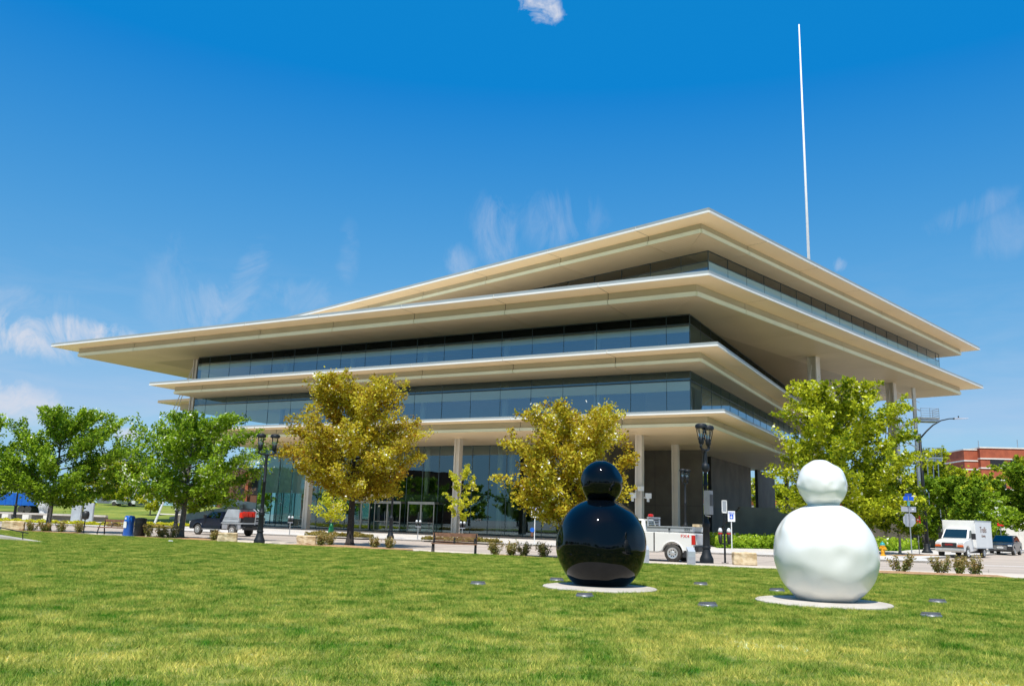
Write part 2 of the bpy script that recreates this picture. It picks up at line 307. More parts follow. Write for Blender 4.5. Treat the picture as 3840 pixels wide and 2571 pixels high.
M['meadow'] = ground_mat('meadow_grass', [(0.3, (0.07, 0.14, 0.012)), (0.55, (0.17, 0.25, 0.02)), (0.75, (0.30, 0.30, 0.05))], 0.15, 8, 3, 0.4)
M['roadpaint'] = ground_mat('white_road_paint', [(0.3, (0.50, 0.48, 0.46)), (0.6, (0.74, 0.72, 0.70))], 2, 8, 12, 0.4, bump=0)

# ------------------------------------------------------------------ mesh helpers
class MB:
    def __init__(s): s.v = []; s.f = []; s.uv = {}
    def add(s, vs, fs):
        o = len(s.v); s.v += [tuple(p) for p in vs]; s.f += [tuple(i + o for i in f) for f in fs]; return s
    def box(s, x0, x1, y0, y1, z0, z1):
        return s.add([(x0, y0, z0), (x1, y0, z0), (x1, y1, z0), (x0, y1, z0), (x0, y0, z1), (x1, y0, z1), (x1, y1, z1), (x0, y1, z1)],
                     [(0, 3, 2, 1), (4, 5, 6, 7), (0, 1, 5, 4), (1, 2, 6, 5), (2, 3, 7, 6), (3, 0, 4, 7)])
    def prism(s, poly, z0, z1):
        n = len(poly)
        vs = [(p[0], p[1], z0) for p in poly] + [(p[0], p[1], z1) for p in poly]
        fs = [tuple(range(n - 1, -1, -1)), tuple(range(n, 2 * n))] + [(i, (i + 1) % n, n + (i + 1) % n, n + i) for i in range(n)]
        return s.add(vs, fs)
    def sideprism(s, prof, y0, y1):   # profile in (x,z), extruded along y
        n = len(prof)
        vs = [(p[0], y0, p[1]) for p in prof] + [(p[0], y1, p[1]) for p in prof]
        fs = [tuple(range(n)), tuple(range(2 * n - 1, n - 1, -1))] + [((i + 1) % n, i, n + i, n + (i + 1) % n) for i in range(n)]
        return s.add(vs, fs)
    def wallbox(s, p, q, th, z0, z1):  # vertical box along p->q, thickness to the left
        p = Vector((p[0], p[1])); q = Vector((q[0], q[1])); d = (q - p).normalized(); n = Vector((-d.y, d.x)) * th
        return s.prism([p, q, q + n, p + n] if th > 0 else [p, p + n, q + n, q], z0, z1)
    def tube(s, p, q, r0, r1=None, seg=8, caps=True):
        r1 = r0 if r1 is None else r1
        p = Vector(p); q = Vector(q); d = (q - p)
        if d.length < 1e-6: return s
        d.normalize(); a = d.orthogonal().normalized(); b = d.cross(a)
        vs = []
        for c, r in ((p, r0), (q, r1)):
            for i in range(seg):
                t = 2 * PI * i / seg; vs.append(c + a * (r * math.cos(t)) + b * (r * math.sin(t)))
        fs = [(i, (i + 1) % seg, seg + (i + 1) % seg, seg + i) for i in range(seg)]
        if caps: fs += [tuple(range(seg - 1, -1, -1)), tuple(range(seg, 2 * seg))]
        return s.add(vs, fs)
    def path(s, pts, r, seg=8):
        rs = r if isinstance(r, (list, tuple)) else [r] * len(pts)
        pts = [Vector(p) for p in pts]; vs = []; fs = []
        prev = None
        for i, p in enumerate(pts):
            d = (pts[min(i + 1, len(pts) - 1)] - pts[max(i - 1, 0)]).normalized()
            a = d.orthogonal().normalized() if prev is None else (prev - d * prev.dot(d)).normalized()
            prev = a; b = d.cross(a)
            for k in range(seg):
                t = 2 * PI * k / seg; vs.append(p + a * (rs[i] * math.cos(t)) + b * (rs[i] * math.sin(t)))
        for i in range(len(pts) - 1):
            for k in range(seg): fs.append((i * seg + k, i * seg + (k + 1) % seg, (i + 1) * seg + (k + 1) % seg, (i + 1) * seg + k))
        fs += [tuple(range(seg - 1, -1, -1)), tuple(range((len(pts) - 1) * seg, len(pts) * seg))]
        return s.add(vs, fs)
    def lathe(s, prof, seg=16, c=(0, 0, 0), axis='z'):
        vs = []; fs = []; n = len(prof)
        for r, z in prof:
            for k in range(seg):
                t = 2 * PI * k / seg
                if axis == 'z': vs.append((c[0] + r * math.cos(t), c[1] + r * math.sin(t), c[2] + z))
                else: vs.append((c[0] + r * math.cos(t), c[1] + z, c[2] + r * math.sin(t)))
        for i in range(n - 1):
            for k in range(seg):
                f = (i * seg + k, i * seg + (k + 1) % seg, (i + 1) * seg + (k + 1) % seg, (i + 1) * seg + k)
                fs.append(f if axis == 'z' else f[::-1])
        fs += [tuple(range(seg - 1, -1, -1)), tuple(range((n - 1) * seg, n * seg))]
        return s.add(vs, fs)
    def frustum(s, b, t):   # b,t = four corners each
        return s.add(list(b) + list(t), [(3, 2, 1, 0), (4, 5, 6, 7), (0, 1, 5, 4), (1, 2, 6, 5), (2, 3, 7, 6), (3, 0, 4, 7)])
    def build(s, name, m, parent=None, smooth=False, bevel=0.0, uvdir=None):
        me = bpy.data.meshes.new(name); me.from_pydata(s.v, [], s.f); me.materials.append(m)
        if bevel:
            bm = bmesh.new(); bm.from_mesh(me)
            bmesh.ops.remove_doubles(bm, verts=bm.verts, dist=1e-4)
            es = [e for e in bm.edges if len(e.link_faces) == 2 and e.calc_face_angle(0) > 0.5]
            bmesh.ops.bevel(bm, geom=es, offset=bevel, segments=2, affect='EDGES', clamp_overlap=True)
            bm.to_mesh(me); bm.free()
        if smooth: me.shade_smooth() if hasattr(me, 'shade_smooth') else me.polygons.foreach_set('use_smooth', [True] * len(me.polygons))
        if smooth == 'auto' or bevel:
            try:
                me.polygons.foreach_set('use_smooth', [True] * len(me.polygons)); me.set_sharp_from_angle(angle=R(38))
            except Exception: pass
        if uvdir is not None:
            ul = me.uv_layers.new(name='UVMap'); d = uvdir
            for lp in me.loops:
                p = me.vertices[lp.vertex_index].co; ul.data[lp.index].uv = (p.x * d[0] + p.y * d[1], -p.x * d[1] + p.y * d[0])
        o = bpy.data.objects.new(name, me); col.objects.link(o); o.parent = parent
        return o

def tag(o, label=None, cat=None, group=None, kind=None):
    if label: o['label'] = label
    if cat: o['category'] = cat
    if group: o['group'] = group
    if kind: o['kind'] = kind
    return o
def thing(name, label, cat, loc=(0, 0, 0), rz=0.0, group=None, scale=1.0):
    o = bpy.data.objects.new(name, None); col.objects.link(o); o.empty_display_size = 0.3
    o.location = (loc[0], loc[1], loc[2] if len(loc) > 2 else 0.0); o.rotation_euler = (0, 0, rz); o.scale = (scale,) * 3
    return tag(o, label, cat, group)
def copy_tree(o, parent=None):
    c = o.copy(); col.objects.link(c); c.parent = parent
    for ch in list(o.children): copy_tree(ch, c)
    return c
def dup(o, loc, rz, label, scale=None):
    c = copy_tree(o); c.location = (loc[0], loc[1], loc[2] if len(loc) > 2 else 0.0); c.rotation_euler = (0, 0, rz); c['label'] = label
    if scale: c.scale = (scale,) * 3
    return c
def txt(s, size, name, m, parent, loc, rot, depth=0.004, shear=0.0, sx=1.0, align='CENTER'):
    cu = bpy.data.curves.new('lettering', 'FONT'); cu.body = s; cu.size = size; cu.align_x = align; cu.align_y = 'CENTER'; cu.extrude = depth; cu.shear = shear
    cu.resolution_u = 2
    t = bpy.data.objects.new('lettering_source', cu); col.objects.link(t)
    dg = bpy.context.evaluated_depsgraph_get(); me = bpy.data.meshes.new_from_object(t.evaluated_get(dg))
    bpy.data.objects.remove(t); me.name = name; me.materials.clear(); me.materials.append(m)
    o = bpy.data.objects.new(name, me); col.objects.link(o); o.parent = parent; o.location = loc; o.rotation_euler = rot; o.scale = (sx, 1, 1)
    return o
def npmesh(name, verts, faces, m, parent=None, tint=None, smooth=False):
    me = bpy.data.meshes.new(name); nv = len(verts); nf, k = faces.shape
    me.vertices.add(nv); me.vertices.foreach_set('co', verts.astype(np.float32).ravel())
    me.loops.add(nf * k); me.loops.foreach_set('vertex_index', faces.astype(np.int32).ravel())
    me.polygons.add(nf); me.polygons.foreach_set('loop_start', np.arange(0, nf * k, k, dtype=np.int32)); me.polygons.foreach_set('loop_total', np.full(nf, k, dtype=np.int32))
    me.update(calc_edges=True)
    if tint is not None:
        a = me.attributes.new('tint', 'FLOAT', 'FACE'); a.data.foreach_set('value', tint.astype(np.float32))
    if smooth: me.polygons.foreach_set('use_smooth', np.ones(nf, dtype=bool))
    me.materials.append(m)
    o = bpy.data.objects.new(name, me); col.objects.link(o); o.parent = parent
    return o
def leaves(name, pts, size, m, parent, tint, up=0.35, long=1.25, seed=0, flat=0.0):
    g = np.random.default_rng(seed); n = len(pts)
    nrm = g.normal(size=(n, 3)); nrm[:, 2] = nrm[:, 2] * (1 - flat) + up * 2; nrm /= np.linalg.norm(nrm, axis=1)[:, None]
    t = g.normal(size=(n, 3)); t[:, 2] -= 0.3; t -= nrm * (t * nrm).sum(1)[:, None]; t /= np.linalg.norm(t, axis=1)[:, None]
    b = np.cross(nrm, t); s = size * g.uniform(0.6, 1.35, n)[:, None]
    v = np.empty((n, 4, 3)); v[:, 0] = pts - t * s * long * 0.5; v[:, 1] = pts + b * s * 0.45 - nrm * s * 0.12; v[:, 2] = pts + t * s * long * 0.6; v[:, 3] = pts - b * s * 0.45 - nrm * s * 0.12
    f = np.arange(n * 4).reshape(n, 4)
    return npmesh(name, v.reshape(-1, 3), f, m, parent, tint)

# ------------------------------------------------------------------ building frames
A = R(61.361); B = R(45.644)
AL = Vector((-math.sin(A), math.cos(A))); AR = Vector((math.cos(A), math.sin(A)))
BL = Vector((-math.sin(B), math.cos(B))); BR = Vector((math.cos(B), math.sin(B)))
def fa(a, n): return AL * a + AR * n       # street frame: a along the street (left), n away from the camera
ST_ROT = math.atan2(AL.y, AL.x)

# ------------------------------------------------------------------ ground
def sheet(name, poly, z, m, label=None, thick=None, kind='structure'):
    b = MB()
    if thick: b.prism([(p[0], p[1]) for p in poly], z - thick, z)
    else: b.add([(p[0], p[1], z) for p in poly], [tuple(range(len(poly)))])
    o = b.build(name, m); o['kind'] = kind
    return o
sheet('ground', [(-2500, -2500), (2500, -2500), (2500, 2500), (-2500, 2500)], -0.27, M['town'])
near = [(-60, 76), (-33.6, 59.3), (-26, 57.2), (-18.6, 54.2), (-9.65, 49.3), (-2.6, 44.9), (2.5, 41.8), (8.3, 39.2), (12, 38.6), (16.4, 38.4), (22.5, 38.35), (60, 37)]
lawn_edge = [(-60, 72.5), (-31.6, 56.4), (-24.2, 53.0), (-12.5, 46.5), (-6, 43.4), (0.66, 40.2), (5.9, 37.0), (10.7, 35.3), (14.3, 34.3), (19.6, 33.5), (60, 33)]
far = [(-50, 85.4), (-40.5, 82), (-30.5, 74.9), (-23.5, 71), (-15.5, 68.0), (-6.2, 65.0), (2.1, 61.6), (13.4, 55.6), (20.5, 52.4), (24.5, 51.5)]
# road surface (a big sheet under the kerbed areas)
sheet('road', [(-140, 40), (110, 30), (170, 60), (170, 150), (-140, 150)], -0.11, M['asphalt'])
# near pavement strip with its kerb, then the lawn
sheet('pavement_near', near + [(60, -60), (-60, -60)], -0.012, M['pavement'], thick=0.3)
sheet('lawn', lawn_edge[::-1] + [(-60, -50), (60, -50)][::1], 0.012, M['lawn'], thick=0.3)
plaza_poly = far + [(25.9, 52.9), (26.5, 55.0), (27.5, 58.0), (64, 104), (120, 175), (-60, 175), (-60, 92)]
sheet('pavement_far', plaza_poly, 0.0, M['plaza'], thick=0.3)
# kerb lines
def kerb(name, pts, w, z0, z1, m):
    b = MB()
    for i in range(len(pts) - 1):
        p = Vector(pts[i]); q = Vector(pts[i + 1]); b.wallbox(p, q, w, z0, z1)
    o = b.build(name, m); o['kind'] = 'structure'; return o
kerb('kerb_near', near, -0.16, -0.16, 0.003, M['concrete_lt'])
kerb('kerb_far', far + [(25.9, 52.9), (26.5, 55.0), (27.5, 58.0), (64, 104)], 0.16, -0.16, 0.009, M['concrete_lt'])
# painted line by the crossing and road joints
sheet('road_marking', [(16.5, 39.6), (60, 38.9), (60, 39.15), (16.5, 39.85)], -0.105, M['roadpaint'])
sheet('road_marking', [(25.5, 50.5), (48, 48.5), (48, 48.9), (25.5, 50.9)], -0.105, M['roadpaint'])
b = MB()
for nn in (41.6, 45.0, 48.4):
    p = fa(110, nn); q = fa(-40, nn); b.wallbox(p, q, 0.03, -0.109, -0.106)
for a_ in range(-30, 100, 5):
    p = fa(a_, 38.6); q = fa(a_, 51.0); b.wallbox(p, q, 0.025, -0.109, -0.1065)
o = b.build('road_joints', M['concrete']); o['kind'] = 'structure'
b = MB()
for nn in (58.0, 61.2, 64.4, 67.6, 70.8, 74.0, 77.2): b.wallbox(fa(74, nn), fa(12 + (nn - 58) * 0.2, nn), 0.03, 0.001, 0.004)
for a_ in np.arange(20, 75, 3.2): b.wallbox(fa(a_, 58.0), fa(a_, 79.3), 0.03, 0.001, 0.0045)
o = b.build('paving_joints', M['concrete']); o['kind'] = 'structure'
# mulch beds along the near strip
def bed(name, pts, z=0.018): sheet(name, pts, z, M['mulch'])
bed('mulch_bed', [(-33.5, 57.8), (-31.2, 57.0), (-27.4, 55.3), (-27.0, 57.3), (-33.4, 59.0)])
bed('mulch_bed', [(-22.3, 52.3), (-15.8, 48.7), (-15.6, 51.3), (-21.5, 54.9)])
bed('mulch_bed', [(-12.0, 46.7), (-6.5, 44.0), (-4.6, 44.1), (-4.8, 45.6), (-10.5, 49.2)])
bed('mulch_bed', [(-0.9, 41.3), (4.3, 38.4), (4.6, 39.5), (-0.4, 42.3)])
bed('mulch_bed', [(13.6, 35.0), (19.6, 34.1), (20.0, 36.0), (13.4, 37.6)])

# ------------------------------------------------------------------ the office building
bld = thing('office_building', 'wide glass office building with stacked overhanging beige floor slabs and thin roof edges', 'building', (0, 0, 0))
def line_int(p, d, q, e):
    den = d.x * e.y - d.y * e.x; t = ((q.x - p.x) * e.y - (q.y - p.y) * e.x) / den
    return p + d * t
def inset(P, ds):
    n = len(P); ds = ds if isinstance(ds, (list, tuple)) else [ds] * n; L = []
    for i in range(n):
        d = (P[(i + 1) % n] - P[i]).normalized(); nn = Vector((-d.y, d.x)); L.append((P[i] + nn * ds[i], d))
    return [line_int(L[i - 1][0], L[i - 1][1], L[i][0], L[i][1]) for i in range(n)]
def slab(P, setback, low_w, zb, zm, zs, zt, first, bay=9.6, low_mat='soffit'):
    """P: outer corners CCW, P[1] is the near corner. first = distance from band corner to the first joint on edges 0,1"""
    P = [Vector(p) for p in P]; Q = inset(P, setback); Q2 = inset(Q, low_w); n = len(P)
    core = MB(); core.prism(P, zs + 0.03, zt - 0.03)
    core.prism(inset(Q, 0.3), zb + 0.035, zs + 0.028)
    body = core.build('floor_slab', M['slab'], bld)
    MB().prism(inset(P, 0.03), zs + 0.012, zs + 0.029).build('joint_backing', M['interior'], body); MB().prism(inset(Q, 0.03), zb + 0.014, zs + 0.011).build('joint_backing', M['interior'], body)
    Qi = inset(Q, 0.10)
    for e in range(n):
        P0, P1, Q0, Q1 = P[e], P[(e + 1) % n], Q[e], Q[(e + 1) % n]; R0, R1 = Q2[e], Q2[(e + 1) % n]
        d = (Q1 - Q0).normalized(); nn = Vector((-d.y, d.x)); ln = (Q1 - Q0).length
        if e == 0: js = sorted(ln - s for s in np.arange(first[0], ln, bay))
        elif e == 1: js = list(np.arange(first[1], ln, bay))
        else: js = list(np.arange(5, ln, bay))
        js = [j for j in js if 0.8 < j < ln - 0.8]
        cuts = [0.0] + js + [ln]
        for i in range(len(cuts) - 1):
            s0, s1 = cuts[i], cuts[i + 1]; g0 = 0.0 if i == 0 else 0.03; g1 = 0.0 if i == len(cuts) - 2 else 0.03
            q0, q1 = Q0 + d * (s0 + g0), Q0 + d * (s1 - g1)
            o0 = P0 if i == 0 else q0 - nn * setback; o1 = P1 if i == len(cuts) - 2 else q1 - nn * setback
            e0 = (R0 - Q0).dot(d); e1 = (Q1 - R1).dot(d)
            def dep(s_): return low_w * min(1.0, (s_ / e0) if e0 > 1e-3 else 1.0, ((ln - s_) / e1) if e1 > 1e-3 else 1.0)
            ss = sorted([s0 + g0, s1 - g1] + [x for x in (e0, ln - e1) if s0 + g0 < x < s1 - g1])
            if e0 < -1e-3 and i == 0: inner = [R0, Q0 + d * (s1 - g1) + nn * low_w][::-1]
            elif e1 < -1e-3 and i == len(cuts) - 2: inner = [R1, Q0 + d * (s0 + g0) + nn * low_w]
            else: inner = [Q0 + d * x + nn * dep(x) for x in ss][::-1]
            if i == 0 and e0 >= -1e-3: inner = [p for p in inner if (p - Q0).length > 1e-3]
            if i == len(cuts) - 2 and e1 >= -1e-3: inner = [p for p in inner if (p - Q1).length > 1e-3]
            MB().prism([o0, o1, q1, q0], zs, zs + 0.025).build('soffit_panel', M['soffit2'], body, uvdir=(d.x, d.y))
            # upper band, set back a little; lower band proud of it
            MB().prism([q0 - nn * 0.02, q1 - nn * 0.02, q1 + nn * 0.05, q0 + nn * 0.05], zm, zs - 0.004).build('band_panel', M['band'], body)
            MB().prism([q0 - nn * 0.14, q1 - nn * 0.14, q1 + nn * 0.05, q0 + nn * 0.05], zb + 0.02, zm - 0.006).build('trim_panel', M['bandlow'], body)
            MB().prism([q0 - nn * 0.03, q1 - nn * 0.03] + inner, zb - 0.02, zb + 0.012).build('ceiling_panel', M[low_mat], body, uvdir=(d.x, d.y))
            if e < 2 or True:
                zf = zt - zs
                MB().prism([o0 - nn * 0.03, o1 - nn * 0.03, o1 + nn * 0.06, o0 + nn * 0.06], zs + zf * 0.36, zt).build('fascia_panel', M['fascia'], body)
                MB().prism([o0 - nn * 0.075, o1 - nn * 0.075, o1 + nn * 0.06, o0 + nn * 0.06], zs - 0.012, zs + zf * 0.345).build('edge_trim', M['lip'], body)
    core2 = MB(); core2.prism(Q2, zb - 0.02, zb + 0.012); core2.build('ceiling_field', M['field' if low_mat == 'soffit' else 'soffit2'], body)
    return body, Q
s4 = slab([(-39.2, 96.04), (16.45, 65.65), tuple(Vector((16.45, 65.65)) + AR * 58), tuple(Vector((-39.2, 96.04)) + AR * 58)], 1.85, 12.2, 9.38, 9.65, 10.18, 10.46, (7.2, 5.1), low_mat='soffit2')
s3 = slab([(-39.87, 94.17), (15.59, 63.89), tuple(Vector((15.59, 63.89)) + AR * 60), tuple(Vector((-39.87, 94.17)) + AR * 60)], 1.89, 3.9, 14.25, 14.53, 15.03, 15.36, (7.1, 6.9))
s2 = slab([(-54.26, 99.69), (14.62, 62.07), (60.83, 109.33), tuple(Vector((60.83, 109.33)) + BL * 40), tuple(Vector((-54.26, 99.69)) + AR * 45)], 2.14, 5.9, 19.10, 19.47, 20.05, 20.42, (7.35, 7.5))
s1 = slab([tuple(Vector((14.66, 61.96)) + BL * 66), (14.66, 61.96), (60.55, 108.89), tuple(Vector((60.55, 108.89)) + BL * 66)], 1.81, 4.2, 24.20, 24.51, 24.98, 25.35, (5.0, 7.3))

def curtain(p, q, z0, z1, zt, step, first, gm, gmu, shade=None, frame_w=0.045, ends=True, shade_off=0.35, name='curtain_wall'):
    """glazed wall from p to q (inside lies to the left of p->q), transom at zt, mullions every step m starting at first"""
    p = Vector(p); q = Vector(q); d = (q - p).normalized(); nn = Vector((-d.y, d.x)); ln = (q - p).length
    xs = [0.0] + [x for x in np.arange(first, ln, step) if 0.5 < x < ln - 0.5] + [ln]
    fr = MB()
    for x in xs:
        c = p + d * x; h = frame_w / 2; fr.prism([c - d * h - nn * 0.018, c + d * h - nn * 0.018, c + d * h + nn * 0.045, c - d * h + nn * 0.045], z0, z1)
    rails = [z0 + 0.03, z1 - 0.05] + ([zt] if zt else [])
    for z in rails: fr.prism([p - nn * 0.016, q - nn * 0.016, q + nn * 0.04, p + nn * 0.04], z - 0.035, z + 0.035)
    body = fr.build(name, M['mullion'], bld)
    for i in range(len(xs) - 1):
        a = p + d * (xs[i] + frame_w / 2 + .004); c = p + d * (xs[i + 1] - frame_w / 2 - .004)
        zs_ = [(z0 + 0.09, (zt - 0.06) if zt else z1 - 0.11, gm)] + ([(zt + 0.06, z1 - 0.11, gmu)] if zt else [])
        for za, zb_, g in zs_:
            b = MB(); b.add([(a.x, a.y, za), (c.x, c.y, za), (c.x, c.y, zb_), (a.x, a.y, zb_)], [(0, 1, 2, 3)]); b.build('pane', g, body)
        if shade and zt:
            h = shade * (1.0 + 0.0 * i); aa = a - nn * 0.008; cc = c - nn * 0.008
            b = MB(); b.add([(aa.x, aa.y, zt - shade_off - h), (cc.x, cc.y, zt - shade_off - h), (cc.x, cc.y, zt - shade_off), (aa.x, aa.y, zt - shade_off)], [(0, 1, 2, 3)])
            b.build('lit_shade_band', M['lit_shade'], body)  # added sheet outside the pane, painted pale as daylit roller shades
    return body
G = Vector((14.90, 70.45))
# upper storeys on the street side: run from left end to the corner so the inside lies to the left
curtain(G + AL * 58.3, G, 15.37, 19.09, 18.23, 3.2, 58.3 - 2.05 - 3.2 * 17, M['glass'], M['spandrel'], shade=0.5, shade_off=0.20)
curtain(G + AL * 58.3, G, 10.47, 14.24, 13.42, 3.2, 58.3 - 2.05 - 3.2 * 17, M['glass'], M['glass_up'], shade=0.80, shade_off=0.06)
curtain(G, G + AR * 48, 15.37, 19.09, 18.23, 3.2, 3.2, M['glass_up'], M['spandrel'])
curtain(G, G + AR * 48, 10.47, 14.24, 13.42, 3.2, 3.2, M['glass'], M['glass_up'])
G1 = Vector((16.16, 68.8))
curtain(G1 + BL * 50, G1, 20.43, 24.19, 23.29, 3.15, 50 - 3.12 * 16, M['glass'], M['glass_clear'])
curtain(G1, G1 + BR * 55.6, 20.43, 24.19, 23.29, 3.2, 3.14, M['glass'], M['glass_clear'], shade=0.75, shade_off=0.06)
# cores and inner rooms
for z_ in (10.465, 15.365): MB().prism([G + AL * 58.2 + AR * 0.15, G + AL * 0.1 + AR * 0.15, G + AL * 0.1 + AR * 40, G + AL * 58.2 + AR * 40], z_, z_ + 0.012).build('carpet', M['interior'], bld)
MB().prism([G1 + BL * 49 + BR * 0.2, G1 + BL * 0.2 + BR * 0.2, G1 + BR * 54 + BL * 0.2, G1 + BR * 54 + BL * 20, G1 + BR * 20 + BL * 20, G1 + BL * 49 + BR * 12], 20.425, 20.437).build('carpet', M['interior'], bld)
MB().wallbox(G + AL * 57 + AR * 9, G + AL * 6 + AR * 9, 0.4, 15.40, 19.05).build('inner_wall', M['interior_mid'], bld)
MB().wallbox(G + AL * 50 + AR * 11, G + AL * 8 + AR * 11, 0.4, 10.50, 14.2).build('inner_wall', M['interior_mid'], bld)
MB().wallbox(G1 + BL * 30 + BR * 9, G1 + BL * 9.5 + BR * 9, 0.3, 20.45, 24.15).build('inner_wall', M['brownbrick'], bld)
MB().prism([G1 + BL * 9.6 + BR * 3.4, G1 + BL * 8.2 + BR * 3.4, G1 + BL * 8.2 + BR * 6, G1 + BL * 9.6 + BR * 6], 20.45, 24.1).build('timber_box', M['woodbox'], bld)
for a_ in (9.4, 18.8, 28.2, 37.6, 47.0):
    for z0, z1 in ((10.47, 14.24), (15.37, 19.09)):
        c = G + AL * a_ + AR * 2.4; MB().tube((c.x, c.y, z0), (c.x, c.y, z1), 0.28, seg=16).build('column', M['column'], bld, smooth=True)
# street level: lobby glass at n = 79.5
Lf = fa(78.4, 79.5); Rt = fa(33.0, 79.5)
lob = MB()
lobby = curtain(Lf, Rt, 0.0, 9.36, None, 2.1, 1.2, M['glass_lobby'], None, frame_w=0.07, name='lobby_glazing')
for z in (3.35,):
    MB().wallbox(fa(70.6, 79.56), fa(33.2, 79.56), 0.10, z, z + 0.75).build('lobby_rail', M['interior_mid'], bld)
curtain(fa(78.4, 100), fa(78.4, 79.5), 0.11, 9.36, None, 2.1, 1.2, M['glass_lobby'], None, frame_w=0.07, name='lobby_glazing')
curtain(fa(62, 100), fa(78.3, 100), 0.11, 9.36, None, 2.1, 1.2, M['glass_lobby'], None, frame_w=0.07, name='lobby_glazing')
for k, (a0, a1) in enumerate(((70.9, 73.5), (73.6, 75.6), (75.7, 78.2))):
    MB().wallbox(fa(a1, 80.2), fa(a0, 80.2), 0.03, 4.05, 8.5).build('roller_shade', M['shade'], bld)
MB().prism([fa(61.5, 92), fa(34, 92), fa(34, 92.4), fa(61.5, 92.4)], 0.12, 9.36).build('inner_wall', M['interior'], bld)
MB().prism([fa(61.9, 80.5), fa(61.5, 80.5), fa(61.5, 92.4), fa(61.9, 92.4)], 0.12, 9.36).build('inner_wall', M['interior'], bld)
MB().prism([fa(60.5, 82.0), fa(34, 82.0), fa(34, 91.9), fa(60.5, 91.9)], 3.55, 3.95).build('mezzanine_floor', M['interior_mid'], bld)
for a_ in (35.8, 43.8, 45.2, 54.5):
    c = fa(a_, 81.0); MB().tube((c.x, c.y, 0.11), (c.x, c.y, 9.36), 0.3, seg=16).build('column', M['column'], bld, smooth=True)
MB().prism([fa(76, 83), fa(64, 83), fa(64, 83.7), fa(76, 83.7)], 0.12, 1.0).build('counter', M['woodbox'], bld)
# door boxes (three glazed entrances standing proud of the glass line)
for a0, a1 in ((62.75, 60.45), (59.7, 56.25), (55.2, 51.85)):
    fr = MB(); z1 = 3.16; nf = 78.6
    for a_ in (a0, (a0 + a1) / 2 + 0.05, (a0 + a1) / 2 - 0.05, a1):
        p = fa(a_, nf); fr.prism([fa(a_ + 0.045, nf), fa(a_ - 0.045, nf), fa(a_ - 0.045, nf + 0.09), fa(a_ + 0.045, nf + 0.09)], 0.11, z1)
    for z in (0.11, 1.05, z1 - 0.13): fr.prism([fa(a0, nf + 0.01), fa(a1, nf + 0.01), fa(a1, nf + 0.08), fa(a0, nf + 0.08)], z, z + (0.14 if z > 2 else 0.07))
    fr.prism([fa(a0 + 0.05, nf - 0.03), fa(a1 - 0.05, nf - 0.03), fa(a1 - 0.05, 79.45), fa(a0 + 0.05, 79.45)], z1, z1 + 0.14)
    for a_ in (a0, a1): fr.prism([fa(a_ + 0.04, nf + 0.09), fa(a_ - 0.04, nf + 0.09), fa(a_ - 0.04, 79.44), fa(a_ + 0.04, 79.44)], z1 - 0.1, z1)
    dr = fr.build('entrance_door', M['doorframe'], bld)
    for x0, x1 in ((a0 - 0.05, (a0 + a1) / 2 + 0.1), ((a0 + a1) / 2 - 0.1, a1 + 0.05)):
        b = MB(); p = fa(x0, nf + .045); q = fa(x1, nf + .045); b.add([(p.x, p.y, 0.2), (q.x, q.y, 0.2), (q.x, q.y, z1 - 0.14), (p.x, p.y, z1 - 0.14)], [(0, 1, 2, 3)]); b.build('pane', M['glass_lobby'], dr)
    for x in (0.25, -0.25):
        p = fa((a0 + a1) / 2 + x, nf - 0.06); MB().tube((p.x, p.y, 0.8), (p.x, p.y, 2.2), 0.018).build('handle', M['steel'], dr)
p = fa(46.8, 79.38); num = txt('1459', 0.42, 'house_number', M['paper'], bld, (p.x, p.y, 1.55), (R(90), 0, ST_ROT + PI))
p = fa(48.45, 79.4); MB().wallbox(fa(48.6, 79.4), fa(48.2, 79.4), 0.02, 1.35, 1.9).build('notice', M['yellowpaper'], bld)
# outside columns under the lowest slab: H shaped shafts
def hcolumn(c, z0, z1, w=0.62, m='column', rot=None):
    d = AL if rot is None else rot; n_ = Vector((-d.y, d.x)) ; b = MB()
    def bx(x0, x1, y0, y1): b.prism([c + d * x0 + n_ * y0, c + d * x1 + n_ * y0, c + d * x1 + n_ * y1, c + d * x0 + n_ * y1], z0, z1)
    bx(-w / 2, -w / 2 + 0.16, -w / 2, w / 2); bx(w / 2 - 0.16, w / 2, -w / 2, w / 2); bx(-w / 2 + 0.16, w / 2 - 0.16, -0.22, 0.22)
    return b.build('column', M[m], bld)
for a_ in (45.25, 64.1, 82.9 - 9.4 + 100): 
    if a_ < 90: hcolumn(fa(a_, 72.5), 0.1, 9.37)
cfl = []
cr = hcolumn(fa(26.5, 72.7), 0.1, 9.37); hcolumn(fa(26.25, 82.2), 0.1, 9.37)
hcolumn(fa(80.55, 70.2), 0.1, 9.37, 0.7); hcolumn(fa(80.55, 70.2), 15.38, 19.08, 0.7); hcolumn(fa(80.55, 70.2), 10.48, 14.23, 0.7); hcolumn(fa(80.55, 70.2), 9.38, 10.47, 0.69); hcolumn(fa(80.55, 70.2), 14.24, 15.37, 0.69)
hcolumn(Vector((31.27, 87.42)), 0.1, 19.09, 0.95, rot=BL); hcolumn(Vector((45.75, 102.18)), 0.1, 19.09, 0.95, rot=BL)
# tie rods
cb = MB()
for c in (Vector((31.27, 87.42)), Vector((45.75, 102.18))):
    for s in (-1, 1): 
        q = c + BR * (4.8 * s); cb.tube((c.x + BR.x * 0.5 * s, c.y + BR.y * 0.5 * s, 18.2), (q.x, q.y, 6.0 if s < 0 else 7.5), 0.05, seg=6)
c = fa(80.55, 70.2)
for s in (0.0, 1.2): cb.tube((c.x - 0.3, c.y, 18.8), (c.x - 5.2 - s, c.y + 1.5, 3.0), 0.05, seg=6)
q = Vector((31.27, 87.42)) + Vector((-3.6, -10)); cb.tube((q.x, q.y, 9.3), (q.x - 2.5, q.y - 1.5, 0.1), 0.06, seg=6)
cb.build('tie_rods', M['column'], bld)
